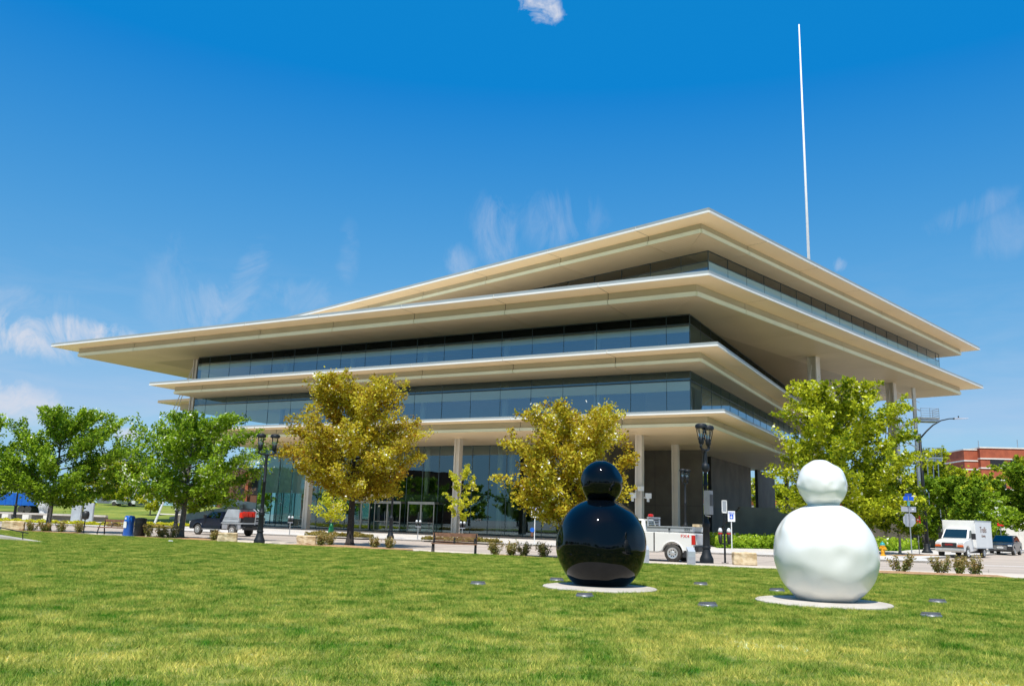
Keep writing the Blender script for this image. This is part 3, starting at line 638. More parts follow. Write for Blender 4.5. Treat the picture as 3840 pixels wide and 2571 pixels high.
# floodlight clusters on columns
def floods(c, z, k=1.0):
    b = MB()
    for s in (-1, 1):
        b.tube((c.x + 0.3 * s, c.y - 0.35, z), (c.x + 0.95 * s * k, c.y - 0.45, z), 0.05); b.box(c.x + (0.75 * s - 0.28) * k, c.x + (0.75 * s + 0.28) * k, c.y - 0.75, c.y - 0.3, z - 0.08, z + 0.42 * k)
        b.tube((c.x + 0.75 * s * k, c.y - 0.5, z - 0.05), (c.x + 0.75 * s * k, c.y - 0.5, z - 0.4 * k), 0.12)
    b.box(c.x - 0.25, c.x + 0.25, c.y - 0.8, c.y - 0.35, z + 0.55, z + 0.95)
    b.build('floodlight', M['white'], bld)
floods(fa(26.5, 72.7), 3.9, 0.9); floods(Vector((31.27, 87.42)), 13.3, 1.3)
# shear walls under the slab, right of the lobby
def cwall(pts, z0, z1, name='concrete_wall', m='concrete', joints=()):
    w = MB().prism(pts, z0, z1).build(name, M[m], bld); return w
def panelwall(p, q, z0, z1, nx, zs, m='concrete', name='concrete_wall'):
    p = Vector(p); q = Vector(q); d = (q - p).normalized(); nn = Vector((-d.y, d.x)); ln = (q - p).length
    w = MB().prism([p + nn * 0.04, q + nn * 0.04, q + nn * 0.4, p + nn * 0.4], z0, z1 - 0.004).build(name, M['interior'], bld)
    zz = [z0] + list(zs) + [z1]
    for i in range(nx):
        a = p + d * (ln * i / nx + (0.02 if i else 0)); c = p + d * (ln * (i + 1) / nx - (0.02 if i < nx - 1 else 0))
        for j in range(len(zz) - 1):
            MB().prism([a, c, c + nn * 0.036, a + nn * 0.036], zz[j] + (0.015 if j else 0), zz[j + 1] - (0.015 if j < len(zz) - 2 else 0)).build('wall_panel', M[m], w)
    return w
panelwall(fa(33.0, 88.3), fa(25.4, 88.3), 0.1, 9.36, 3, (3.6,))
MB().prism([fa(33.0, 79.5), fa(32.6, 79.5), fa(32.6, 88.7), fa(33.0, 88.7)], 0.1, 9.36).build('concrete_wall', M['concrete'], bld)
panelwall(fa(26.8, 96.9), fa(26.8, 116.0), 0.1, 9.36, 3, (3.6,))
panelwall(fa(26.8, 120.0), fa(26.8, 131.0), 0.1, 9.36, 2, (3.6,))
panelwall(fa(38, 97), fa(26.9, 97), 0.1, 9.36, 2, (3.6,)) if False else None
MB().prism([fa(23.3, 120), fa(22.9, 120), fa(22.9, 121), fa(23.3, 121)], 0.1, 9.36).build('column', M['concrete'], bld)
# stair parapet and low garage wall running right
st = MB(); p0 = Vector((19.6, 84.0)); p1 = Vector((22.6, 84.6)); p2 = Vector((30, 87)); p3 = Vector((45, 91))
nn = Vector((-0.1, 1)) * 0.5
st.add([(p0.x, p0.y, 0.1), (p1.x, p1.y, 0.1), (p1.x, p1.y, 3.5), (p0.x, p0.y, 0.25), (p0.x + nn.x, p0.y + nn.y, 0.1), (p1.x + nn.x, p1.y + nn.y, 0.1), (p1.x + nn.x, p1.y + nn.y, 3.5), (p0.x + nn.x, p0.y + nn.y, 0.25)],
       [(0, 1, 2, 3), (7, 6, 5, 4), (0, 3, 7, 4), (3, 2, 6, 7), (2, 1, 5, 6)])
st.build('stair_wall', M['concrete'], bld)
gw = MB(); gw.wallbox(p1, p2, 0.5, 0.1, 3.55); gw.wallbox(p2, (36.4, 88.8), 0.5, 0.1, 3.5)
gw.wallbox((36.4, 88.8), (38.8, 89.4), 0.5, 2.45, 3.45); gw.wallbox((38.8, 89.4), p3, 0.5, 0.1, 3.2)
gw.wallbox((35.6, 91.5), (40, 92.5), 0.3, 0.1, 3.2)
gw.build('garage_wall', M['concrete'], bld)
# far wing with its own slab, seen past the left end
wl_ = MB(); c0 = Vector((-45.28, 110.02)); d0 = Vector((0.86, -0.51))
P = [c0, c0 + d0 * 16, c0 + d0 * 16 + AR * 20, c0 + AR * 20]; Q = inset(P, 2.0)
wl_.prism(P, 15.03, 15.36); wb = wl_.build('wing_slab', M['soffit2'], bld)
MB().prism(Q, 14.25, 15.02).build('band_panel', M['band'], wb)
# roof mast
mast = thing('mast', 'tall thin white mast rising above the roof', 'mast', (37.5, 105.0, 25.35))
MB().tube((0, 0, 0), (0, 0, 43.0), 0.21, 0.085, seg=14).build('pole', M['white'], mast, smooth=True)
MB().lathe([(0.5, -0.02), (0.5, 0.08), (0.28, 0.1), (0.25, 0.5)], 14).build('base_plate', M['steel'], mast)
# outside steel stair tower behind the right end
stt = thing('stair_tower', 'white steel outdoor stair with two railed landings right of the building', 'stair', (49.8, 105.0, 0))
MB().box(-0.2, 0.15, -0.18, 0.18, -0.1, 22.0).build('post', M['white'], stt)
for z in (10.4, 15.2):
    MB().box(0.3, 2.6, -0.8, 0.9, z, z + 0.22).build('landing', M['white'], stt)
    MB().box(0.3, 2.6, -0.75, 0.85, z - 0.28, z - 0.05).build('landing_beam', M['steel'], stt)
    r = MB()
    for k in range(4): r.tube((0.35, -0.78, z + 0.45 + 0.28 * k), (2.55, -0.78, z + 0.45 + 0.28 * k), 0.022, seg=6); r.tube((2.55, -0.78, z + 0.45 + 0.28 * k), (2.55, 0.85, z + 0.45 + 0.28 * k), 0.022, seg=6)
    for x in (0.35, 1.45, 2.55): r.tube((x, -0.78, z + 0.2), (x, -0.78, z + 1.35), 0.028, seg=6)
    r.tube((2.55, 0.85, z + 0.2), (2.55, 0.85, z + 1.35), 0.028, seg=6)
    r.build('railing', M['steel'], stt)
    f = MB(); f.frustum([(-3.6, -0.7, z - 1.85), (0.3, -0.7, z - 0.05), (0.3, -0.45, z - 0.05), (-3.6, -0.45, z - 1.85)], [(-3.6, -0.7, z - 1.5), (0.3, -0.7, z + 0.25), (0.3, -0.45, z + 0.25), (-3.6, -0.45, z - 1.5)])
    for k in range(9): t = k / 9; f.box(-3.5 + 3.8 * t, -3.15 + 3.8 * t, -0.44, 0.8, z - 1.75 + 1.8 * t, z - 1.70 + 1.8 * t)
    f.build('stair_flight', M['white'], stt)
    u = MB(); u.tube((0.3, -0.7, z + 2.0), (-5.5, -0.7, z + 4.6), 0.03, seg=6); u.tube((0.3, -0.7, z + 1.0), (-5.5, -0.7, z + 3.6), 0.07, seg=6); u.build('handrail', M['white'], stt)
b = MB()
for x in (0.9, 2.2, 1.6): b.tube((x, 0, -0.1), (x + 0.2, 0, 10.2), 0.06, seg=6)
b.build('leg', M['steel'], stt)

# ------------------------------------------------------------------ trees
def tree(name, label, base, H, RR, z0, tr, lm, nleaf, ls, seed, bark='bark', lean=(0, 0), spike=0.9, prof_p=(0.45, 0.65), nl=16, group=None, wind=0.0, tint_bias=0.0, cat='tree', shoots=10, sprd=1.0):
    g = np.random.default_rng(seed)
    t = thing(name, label, cat, base, 0, group)
    mx = (prof_p[0] / (prof_p[0] + prof_p[1])); pk = (mx ** prof_p[0]) * ((1 - mx) ** prof_p[1])
    prof = lambda u: ((max(u, 0.0) + 0.03) ** prof_p[0]) * (max(1.02 - u, 0.0) ** prof_p[1]) / pk
    trunk = MB()
    top = Vector((lean[0], lean[1], H * 0.90))
    def tp(z):
        u = z / (H * 0.9); return Vector((top.x * u * u + 0.07 * math.sin(3.1 * u + seed), top.y * u * u, z))
    zs = [-0.05, 0.12, 0.45, z0 * 0.6, z0, z0 + (H - z0) * 0.3, z0 + (H - z0) * 0.6, H * 0.9]
    rs = [tr * 1.7, tr * 1.3, tr * 1.05, tr * 0.95, tr * 0.8, tr * 0.5, tr * 0.25, tr * 0.06]
    trunk.path([tp(z) for z in zs], rs, 9)
    pts = []; tint = []
    nleaf = int(nleaf * 1.55); per = max(3, nleaf // (nl * shoots))
    for k in range(nl):
        u0 = (k + 0.3) / nl; zs0 = z0 * 0.8 + (H * 0.80 - z0 * 0.8) * u0 ** 1.15
        az = 2.39996 * k + g.uniform(-0.3, 0.3)
        rise = (0.10 + 0.42 * u0) * (H - z0) * g.uniform(0.55, 1.2)
        ze = min(zs0 + rise, H * 0.97); ue = (ze - z0) / (H - z0)
        re = RR * prof(ue) * g.uniform(0.84, 1.0)
        s = tp(zs0); c = tp(min(ze, H * 0.9)); e = Vector((c.x + re * math.cos(az) + wind * ue * 0.5, c.y + re * math.sin(az), ze))
        mid = (s + e) / 2 + Vector((0, 0, -0.06 * (H - z0)))
        r0 = tr * (0.42 - 0.22 * u0)
        lp = [s * (1 - x) ** 2 + mid * (2 * x * (1 - x)) + e * x * x for x in (0, 0.2, 0.45, 0.7, 1.0)]
        trunk.path(lp, [r0, r0 * 0.8, r0 * 0.6, r0 * 0.4, r0 * 0.12], 6)
        limb_t = g.uniform(-0.12, 0.12)
        for j in range(shoots):
            x = 0.22 + 0.78 * ((j + g.uniform(0, 1)) / shoots)
            p = s * (1 - x) ** 2 + mid * (2 * x * (1 - x)) + e * x * x
            out = Vector((math.cos(az) + g.normal() * 0.9, math.sin(az) + g.normal() * 0.9, g.normal() * 0.55 + 0.25 + spike * (0.35 + ue * 0.75)))
            out.normalize(); out = (out + Vector((wind * 0.35, 0, 0))).normalized()
            L_ = RR * g.uniform(0.20, 0.42) * (1.15 if x > 0.7 else 0.9)
            q = p + out * L_
            # keep inside a slightly larger envelope
            if q.z > H: q.z = H - g.uniform(0, 0.15)
            if q.z < z0 * 0.85: q.z = z0 * 0.85 + g.uniform(0, 0.4)
            trunk.tube(p, q, r0 * 0.16 + 0.008, 0.004, 4, caps=False)
            m = per; w = np.linspace(0.05, 1.02, m)[:, None] + g.normal(size=(m, 1)) * 0.05
            pp = np.array(p)[None] * (1 - w) + np.array(q)[None] * w + g.normal(size=(m, 3)) * (0.09 + 0.045 * RR * (1.05 - w)) * sprd
            pts.append(pp); tint.append(np.clip(g.normal(0.46 + tint_bias + limb_t + g.normal() * 0.12, 0.21, m), 0, 1))
    trunk.build('trunk', M[bark], t, smooth=True)
    P_ = np.concatenate(pts); T_ = np.concatenate(tint)
    leaves('crown', P_, ls, M[lm], t, T_, seed=seed + 5)
    return t
SPREAD = 'street trees along the pavement'
tree('maple_tree', 'large dark green maple on the lawn edge, far left of the picture', (-31.2, 60.2), 8.2, 4.3, 2.1, 0.17, 'leaf_green', 24000, 0.135, 11, 'barkgrey', wind=1.0, spike=1.5, nl=30, shoots=12, sprd=0.85, prof_p=(0.38, 0.5))
tree('maple_tree', 'green maple between the blue parking box and the dark pickup', (-19.75, 53.7), 7.45, 3.9, 2.2, 0.17, 'leaf_green', 24000, 0.12, 12, 'barkgrey', wind=1.0, spike=1.5, nl=30, shoots=12, tint_bias=0.05, sprd=0.85, prof_p=(0.38, 0.5))
tree('maple_tree', 'green maple cut off by the left picture edge', (-38.6, 62.0), 7.6, 3.4, 1.9, 0.16, 'leaf_green', 9000, 0.17, 13, 'barkgrey', wind=1.0, spike=1.4, nl=26, sprd=0.85)
tree('golden_tree', 'tallest golden leaved tree, in front of the glass entrance', (-8.95, 50.19), 9.6, 3.7, 3.3, 0.19, 'leaf_gold', 34000, 0.115, 14, 'bark', spike=0.55, prof_p=(0.36, 0.5), nl=34, shoots=12, tint_bias=0.06)
tree('golden_tree', 'golden leaved tree behind the black sculpture', (2.95, 40.6), 6.95, 2.9, 1.9, 0.16, 'leaf_gold', 26000, 0.105, 15, 'bark', spike=0.6, prof_p=(0.36, 0.42), nl=30, shoots=12, tint_bias=0.08)
tree('young_tree', 'slim sapling with sparse yellow leaves before the entrance column', (-4.0, 75.6), 6.6, 1.35, 2.0, 0.06, 'leaf_young', 1100, 0.16, 16, 'barkpale', spike=0.3, nl=12, shoots=5, sprd=0.8)
t6 = tree('young_tree', 'small yellow sapling with a green watering bag round its stem', (-14.16, 71.2), 3.4, 1.5, 1.5, 0.05, 'leaf_young', 900, 0.15, 17, 'barkpale', spike=0.2, nl=10, shoots=5)
MB().lathe([(0.20, 0.05), (0.24, 0.3), (0.17, 0.75), (0.08, 1.0)], 10).build('watering_bag', M['greenwrap'], t6, smooth=True)
tree('maple_tree', 'large yellow green tree behind the white sculpture', (25.5, 65.8), 12.6, 5.0, 2.4, 0.22, 'leaf_lime', 30000, 0.185, 18, 'bark', spike=0.9, prof_p=(0.42, 0.45), nl=34, shoots=12, tint_bias=0.05)
tree('maple_tree', 'small green tree beside the stop sign', (29.7, 66.5), 5.6, 2.2, 1.9, 0.09, 'leaf_lime', 5000, 0.15, 19, 'barkpale', spike=0.5, nl=14, tint_bias=-0.12)
tree('maple_tree', 'dark green maple behind the white box truck', (43.2, 86.0), 6.9, 4.0, 1.5, 0.14, 'leaf_green', 14000, 0.22, 20, 'bark', spike=0.6, nl=18, wind=0.5)
tree('maple_tree', 'dark green maple behind the dark SUV at the right edge', (57.0, 95.0), 9.3, 3.9, 2.8, 0.15, 'leaf_green', 13000, 0.24, 21, 'bark', spike=0.6, nl=18, wind=0.5)
tree('maple_tree', 'dark green maple standing between the two rear street maples', (49.0, 91.0), 5.8, 3.6, 1.6, 0.13, 'leaf_green', 8000, 0.24, 22, 'bark', spike=0.6, nl=14)
# trees farther back on the right
BT = 'pale green trees in front of the brick building'
for i, (x, y, h, r_, lab) in enumerate(((60.5, 125, 13.4, 5.2, 'pale green background tree nearest the steel stair'), (67.5, 128, 10.8, 4.8, 'pale green background tree below the left end of the brick building'),
                                  (75, 138, 9.8, 5.0, 'pale green background tree low before the brick windows'), (84.5, 140, 14.2, 6.0, 'tall pale green background tree at the right picture edge'), (55, 120, 9.5, 4.5, 'pale green background tree behind the street light'))):
    tree('background_tree', lab, (x, y), h, r_, 1.5, 0.2, 'leaf_lime', 6000, 0.36, 30 + i, 'barkpale', nl=14, spike=0.5, group=BT, tint_bias=-0.12, sprd=1.3)
for i, (x, y, h) in enumerate(((44, 150, 10), (36, 165, 11), (28, 160, 10), (51, 150, 9))):
    tree('background_tree', ['bushy tree seen past the concrete walls, rightmost', 'bushy tree seen past the concrete walls, tallest', 'bushy tree seen through the gap in the concrete walls', 'bushy tree low behind the steel stair legs'][i], (x, y), h, 5.5, 1.0, 0.2, 'leaf_lime', 4500, 0.42, 50 + i, 'bark', nl=12, spike=0.3, group='trees seen through the open ground floor', sprd=1.3)
# left background trees on the slope
LT = [(-54, 175, 2.3, 8.5, 5.5, 'leaf_lime', 'yellow green tree on the ridge above the brown house'), (-66, 150, 2.0, 7.5, 4.0, 'leaf_lime', 'lime tree on the slope between the two left maples'),
      (-76, 168, 2.3, 8.0, 4.5, 'leaf_gold', 'reddish tree on the slope behind the left maples'), (-96, 170, 1.5, 7.0, 4.5, 'leaf_lime', 'tree beyond the blue container truck'),
      (-52, 128, 0.8, 4.2, 1.6, 'leaf_young', 'sapling on the green slope left of the dark pickup'), (-44.5, 124, 0.5, 3.6, 1.4, 'leaf_young', 'sapling on the green slope above the dark pickup'), (-58, 120, 0.3, 4.0, 1.5, 'leaf_young', 'sapling behind the blue parking box')]
for i, (x, y, z, h, r_, lm, lab) in enumerate(LT):
    t = tree('background_tree', lab, (x, y, z), h, r_, 0.9, 0.1, lm, 1500 if r_ < 2 else 4000, 0.22 if r_ < 2 else 0.34, 60 + i, 'barkpale', nl=12, spike=0.4, sprd=1.2)
tw = tree('bare_tree', 'leafless reddish brown tree in front of the brown house', (-44.0, 142, 1.6), 7.0, 2.6, 1.0, 0.1, 'twig', 1800, 0.16, 75, 'barkpale', nl=14, spike=0.8)
# trees across the park behind the camera, mirrored in the glass and the black sculpture
PARK = [(-100 + i * 22 + random.uniform(-5, 5), -46 + random.uniform(-8, 8)) for i in range(9)] + [(-118 + random.uniform(-10, 10), -30 + i * 13 + random.uniform(-3, 3)) for i in range(9)]
for i, (x, y) in enumerate(PARK):
    if i == 0: pt = tree('park_tree', 'park tree across the lawn', (x, y), 9, 5.0, 1.6, 0.2, 'leaf_green', 5000, 0.34, 90, nl=14, group='trees across the park')
    else: dup(pt, (x, y), random.uniform(0, 6), 'park tree across the lawn', random.uniform(1.0, 1.5))

# ------------------------------------------------------------------ sculptures
def sculpture(name, label, base, m, seed, w=1.0):
    t = thing(name, label, 'sculpture', base, 0)
    g = np.random.default_rng(seed)
    def lump(c, r, nf, hlo, hhi, zcut, sz, nm, damp, soft=0.035):
        nu, nv = 144, 96; th = np.linspace(0, PI, nv); ph = np.linspace(0, 2 * PI, nu, endpoint=False)
        D = np.stack([np.outer(np.sin(th), np.cos(ph)), np.outer(np.sin(th), np.sin(ph)), np.outer(np.cos(th), np.ones(nu))], -1).reshape(-1, 3)
        rad = np.ones(len(D))
        for _ in range(nf):
            d = g.normal(size=3); d /= np.linalg.norm(d); h = g.uniform(hlo, hhi)
            cs = D @ d; lim = np.where(cs > 0.3, h / np.maximum(cs, 0.3), 9)
            k = soft; rad = -k * np.log(np.exp(-np.minimum(rad, 3) / k) + np.exp(-np.minimum(lim, 3) / k))
        rad /= rad.max()
        for _ in range(150):
            d = g.normal(size=3); d[2] -= 0.45; d /= np.linalg.norm(d); rad += damp * g.normal() * np.exp((D @ d - 1) * g.uniform(14, 110))
        P = D * (rad * r)[:, None] + np.array(c); P[:, 2] = c[2] + (P[:, 2] - c[2]) * sz
        zc = zcut; P[:, 2] = np.where(P[:, 2] < zc, zc + (P[:, 2] - zc) * 0.04, P[:, 2])
        idx = np.arange(nu * nv).reshape(nv, nu); a = idx[:-1]; bb = idx[1:]
        F = np.stack([a, bb, np.roll(bb, -1, 1), np.roll(a, -1, 1)], -1).reshape(-1, 4)
        return npmesh(nm, P, F, M[m], t, smooth=True)
    lump((0, 0, 1.035), 1.172 - 0.008 * w, 26, 0.965, 0.99, 0.03, 1.03, 'body', 0.0045 * w, 0.012)
    lump((0, 0, 2.62), 0.555 - 0.003 * w, 16, 0.93, 0.985, 1.9, 1.05, 'head', 0.006 * w, 0.02)
    MB().lathe([(0.42, -0.16), (0.31, -0.06), (0.275, 0.02), (0.29, 0.10), (0.36, 0.2)], 32, (0, 0, 2.09)).build('neck', M[m], t, smooth=True)
    return t
def disc(label, c, r):
    b = MB(); b.lathe([(r, -0.12), (r, 0.035), (r - 0.02, 0.05), (0.01, 0.052)], 72, (0, 0, 0))
    o = b.build('plinth_disc', M['concrete_lt']); o.location = (c[0], c[1], 0); tag(o, label, 'plinth'); return o
DZ = 0.055
def at_disc(x, y): return (x, y, DZ - 0.03)
sculpture('black_sculpture', 'glossy black snowman shaped sculpture on a concrete disc', (2.45, 22.75, DZ - 0.04), 'blackgloss', 3, 0.9)
disc('pale concrete disc under the black sculpture', (2.37, 22.25), 1.42)
sculpture('white_sculpture', 'glossy white snowman shaped sculpture with a dented lower body', (7.28, 20.15, DZ - 0.04), 'whitegloss', 4, 3.2)
disc('pale concrete disc under the white sculpture', (7.08, 19.85), 1.45)

# well lights in the lawn
def well(label, c):
    t = thing('ground_light', label, 'ground light', (c[0], c[1], 0.03), 0, 'louvred lights sunk in the lawn')
    MB().lathe([(0.20, -0.05), (0.20, 0.015), (0.19, 0.03), (0.15, 0.048), (0.08, 0.06), (0.01, 0.065)], 28).build('ring', M['gunmetal'], t, smooth='auto')
    for k in range(-3, 4):
        w = math.sqrt(max(0.17 ** 2 - (k * 0.045) ** 2, 0.001)); MB().box(-w, w, k * 0.045 - 0.008, k * 0.045 + 0.008, 0.03, 0.075 - 0.0025 * k * k).build('louvre', M['gunmetal'], t)
    return t
w0 = well('lawn light left of the black sculpture, apart from the rest', (-0.66, 22.1))
for lab, c in (('lawn light just behind the left rim of the black sculpture disc', (1.42, 24.4)), ('lawn light in front of the black sculpture disc', (1.75, 19.5)), ('lawn light behind, midway between both sculptures', (5.37, 24.4)),
               ('lawn light in front, midway between both sculptures', (4.12, 18.1)), ('lawn light behind the left rim of the white sculpture disc', (7.0, 22.9)), ('lawn light right of the white sculpture, farther one', (10.1, 20.8)), ('lawn light right of the white sculpture, nearer one', (8.26, 17.3))):
    dup(w0, (c[0], c[1], 0.03), random.uniform(-0.4, 0.4), lab)

# ------------------------------------------------------------------ street lamps
def lamp(label, base, rz, scale=1.0, h=5.9):
    t = thing('street_lamp', label, 'street lamp', (base[0], base[1], 0.0), rz, 'black twin headed street lamps', scale)
    MB().lathe([(0.29, 0), (0.29, 0.16), (0.26, 0.24), (0.21, 0.34), (0.165, 0.52), (0.155, 0.58), (0.18, 0.60), (0.18, 0.66), (0.15, 0.69), (0.135, 1.45), (0.155, 1.48), (0.17, 1.53), (0.155, 1.58), (0.17, 1.63), (0.13, 1.70), (0.09, 1.85)], 20).build('base', M['lamp_black'], t, smooth='auto')
    MB().lathe([(0.095, 1.8), (0.085, 3.2), (0.10, 3.22), (0.10, 3.28), (0.085, 3.30), (0.075, h - 1.15)], 14).build('pole', M['lamp_black'], t, smooth='auto')
    z = h - 1.1
    for s in (-1, 1):
        MB().path([(0, 0, z - 0.15), (0.12 * s, 0, z - 0.06), (0.34 * s, 0, z - 0.04), (0.44 * s, 0, z + 0.04), (0.37 * s, 0, z + 0.2)], [0.06, 0.055, 0.05, 0.055, 0.06], 8).build('arm', M['lamp_black'], t, smooth=True)
        hd = MB().lathe([(0.05, 0), (0.09, 0.05), (0.12, 0.12), (0.12, 0.3), (0.10, 0.33), (0.03, 0.34)], 12, (0.37 * s, 0, z + 0.12)).build('lamp_head', M['lamp_black'], t, smooth='auto')
        MB().lathe([(0.255, 0.86), (0.26, 0.96), (0.22, 1.02), (0.13, 1.05), (0.02, 1.06)], 18, (0.37 * s, 0, z)).build('cap', M['lamp_black'], hd, smooth='auto')
        cage = MB()
        for k in range(4):
            a_ = PI / 4 + k * PI / 2; cage.path([(0.37 * s + 0.12 * math.cos(a_), 0.12 * math.sin(a_), z + 0.35), (0.37 * s + 0.17 * math.cos(a_), 0.17 * math.sin(a_), z + 0.55), (0.37 * s + 0.23 * math.cos(a_), 0.23 * math.sin(a_), z + 0.88)], 0.018, 5)
        cage.build('cage', M['lamp_black'], hd)
        MB().lathe([(0.08, 0.36), (0.11, 0.55), (0.18, 0.86)], 12, (0.37 * s, 0, z)).build('glass_cone', M['glass_clear'], hd, smooth=True)
        MB().tube((0.37 * s, 0, z + 0.42), (0.37 * s, 0, z + 0.62), 0.05, 0.03, 8).build('bulb', M['lens'], hd)
    return t
l0 = lamp('twin headed lamp post left of the tallest golden tree', (-13.2, 47.3), 0.25, 1.0)
l1 = dup(l0, (9.0, 39.6, 0.0), 0.95, 'twin headed lamp post with camera and box, behind the white pickup', 1.06)
b = MB(); b.tube((-0.08, 0, 3.95), (-0.32, -0.1, 4.0), 0.05); b.build('camera_arm', M['lamp_black'], l1)
MB().lathe([(0.02, 0.30), (0.05, 0.22), (0.15, 0.18), (0.17, 0.06), (0.17, -0.03), (0.13, -0.12), (0.06, -0.18), (0.01, -0.19)], 14, (-0.33, -0.15, 3.93)).build('dome_camera', M['lamp_black'], l1, smooth=True)
b = MB(); b.box(-0.50, -0.12, -0.38, -0.12, 2.0, 3.0); bx_ = b.build('control_box', M['gunmetal'], l1); MB().box(-0.46, -0.16, -0.39, -0.38, 2.36, 2.84).build('screen', M['blackplastic'], bx_)
MB().tube((-0.5, -0.2, 1.96), (0.25, -0.1, 1.93), 0.02).build('bracket', M['steel'], l1)
dup(l0, (-8.7, 66.3, 0.0), 1.35, 'lamp post across the street beside the entrance doors', 0.95)
dup(l0, (13.9, 68.2, 0.0), 0.9, 'lamp post across the street in front of the concrete wall', 1.02)
dup(l0, (-29.6, 78.8, 0.0), 0.5, 'lamp post across the street behind the left maple trunk', 0.98)
dup(l0, (-50.6, 90.5, 0.0), 0.2, 'lamp post across the street far left', 1.0)
# tall roadway light
sl = thing('street_light', 'tall black street light with a long curved arm at the right', 'street light', (34.6, 72.4, 0.0), 0)
MB().lathe([(0.42, 0), (0.42, 0.12), (0.25, 0.3), (0.21, 0.7), (0.18, 0.75)], 16).build('base', M['lamp_black'], sl, smooth='auto')
MB().tube((0, 0, 0.6), (0, 0, 9.75), 0.17, 0.11, 14).build('pole', M['lamp_black'], sl, smooth=True)
MB().path([(0.05, 0, 9.4), (0.6, 0, 10.0), (1.2, 0, 10.55), (1.9, 0, 10.95), (2.6, 0, 11.12), (3.1, 0, 11.15)], [0.07, 0.065, 0.06, 0.05, 0.045, 0.045], 8).build('arm', M['lamp_black'], sl, smooth=True)
MB().frustum([(3.0, -0.16, 11.08), (4.2, -0.10, 11.18), (4.2, 0.10, 11.18), (3.0, 0.16, 11.08)], [(3.0, -0.12, 11.22), (4.2, -0.06, 11.23), (4.2, 0.06, 11.23), (3.0, 0.12, 11.22)]).build('luminaire', M['signback'], sl)
MB().tube((3.4, 0, 11.2), (3.4, 0, 11.38), 0.05).build('sensor', M['lamp_black'], sl)

# ------------------------------------------------------------------ vehicles
def wheel(t, x, y, r, w, s, rimm='chrome', spokes=8):
    """s=+1 outer face towards +y"""
    prof = [(r * 0.58, -w / 2), (r * 0.86, -w / 2), (r * 0.97, -w / 2 + 0.03), (r, -w * 0.3), (r, w * 0.3), (r * 0.97, w / 2 - 0.03), (r * 0.86, w / 2), (r * 0.58, w / 2)]
    o = MB().lathe(prof, 28, (x, y, r), 'y').build('wheel', M['rubber'], t, smooth='auto')
    ys = y + s * (w / 2)
    k_ = w / 2 * s; rim = MB().lathe([(r * 0.62, k_ - 0.004 * s), (r * 0.62, k_ + 0.012 * s), (r * 0.56, k_ + 0.016 * s), (r * 0.50, k_ + 0.004 * s), (r * 0.22, k_ + 0.010 * s), (r * 0.17, k_ + 0.030 * s), (0.01, k_ + 0.034 * s)], 24, (x, y, r), 'y')
    rim.build('rim', M[rimm], o, smooth='auto')
    h = MB()
    for k in range(spokes):
        a_ = 2 * PI * (k + 0.5) / spokes; cx_, cz_ = x + r * 0.36 * math.cos(a_), r + r * 0.36 * math.sin(a_)
        h.tube((cx_, ys + s * 0.001, cz_), (cx_, ys + s * 0.011, cz_), r * 0.075, seg=8)
    h.build('rim_holes', M['blackplastic'], o)
    return o
def arch(xc, r, z, n=10, x_to=-1):
    """points over a wheel opening from front to back (decreasing x when x_to=-1)"""
    return [(xc + r * math.cos(a_), z + r * math.sin(a_)) for a_ in np.linspace(0.12, PI - 0.12, n)]
def side_pane(bq, tq, u0, u1, v0, v1, off):
    """pane on the quad bq0-bq1-tq1-tq0, u along, v up"""
    b0, b1, t0, t1 = (Vector(p) for p in (bq[0], bq[1], tq[0], tq[1]))
    f = lambda u, v: (b0 * (1 - u) + b1 * u) * (1 - v) + (t0 * (1 - u) + t1 * u) * v
    return f, off
def pane(t, name, m, corners, off):
    b = MB(); n = (corners[1] - corners[0]).cross(corners[3] - corners[0]).normalized()
    b.add([c + n * off for c in corners] + [c - n * 0.01 for c in corners], [(0, 1, 2, 3), (0, 4, 5, 1), (1, 5, 6, 2), (2, 6, 7, 3), (3, 7, 4, 0)])
    return b.build(name, m, t)
def greenhouse(t, name, m, x0, x1, X0, X1, zb, zt, wb, wt, yc=0.0, bev=0.05):
    """x0<x1 belt ends (front = x1), X0<X1 roof ends"""
    Bq = [Vector((x0, -wb, zb)), Vector((x1, -wb, zb)), Vector((x1, wb, zb)), Vector((x0, wb, zb))]
    Tq = [Vector((X0, -wt, zt)), Vector((X1, -wt, zt)), Vector((X1, wt, zt)), Vector((X0, wt, zt))]
    o = MB().frustum(Bq, Tq).build(name, m, t, bevel=bev)
    def side(s, u0, u1, v0, v1):
        b0, b1, t0, t1 = (Bq[3], Bq[2], Tq[3], Tq[2]) if s > 0 else (Bq[0], Bq[1], Tq[0], Tq[1])
        f = lambda u, v: (b0 * (1 - u) + b1 * u) * (1 - v) + (t0 * (1 - u) + t1 * u) * v
        c = [f(u0, v0), f(u1, v0), f(u1, v1), f(u0, v1)]
        return c if s < 0 else c[::-1]
    def end(front, w0, w1, v0, v1):
        b0, b1, t0, t1 = (Bq[1], Bq[2], Tq[1], Tq[2]) if front else (Bq[3], Bq[0], Tq[3], Tq[0])
        f = lambda u, v: (b0 * (1 - u) + b1 * u) * (1 - v) + (t0 * (1 - u) + t1 * u) * v
        return [f(w0, v0), f(w1, v0), f(w1, v1), f(w0, v1)]
    return o, side, end

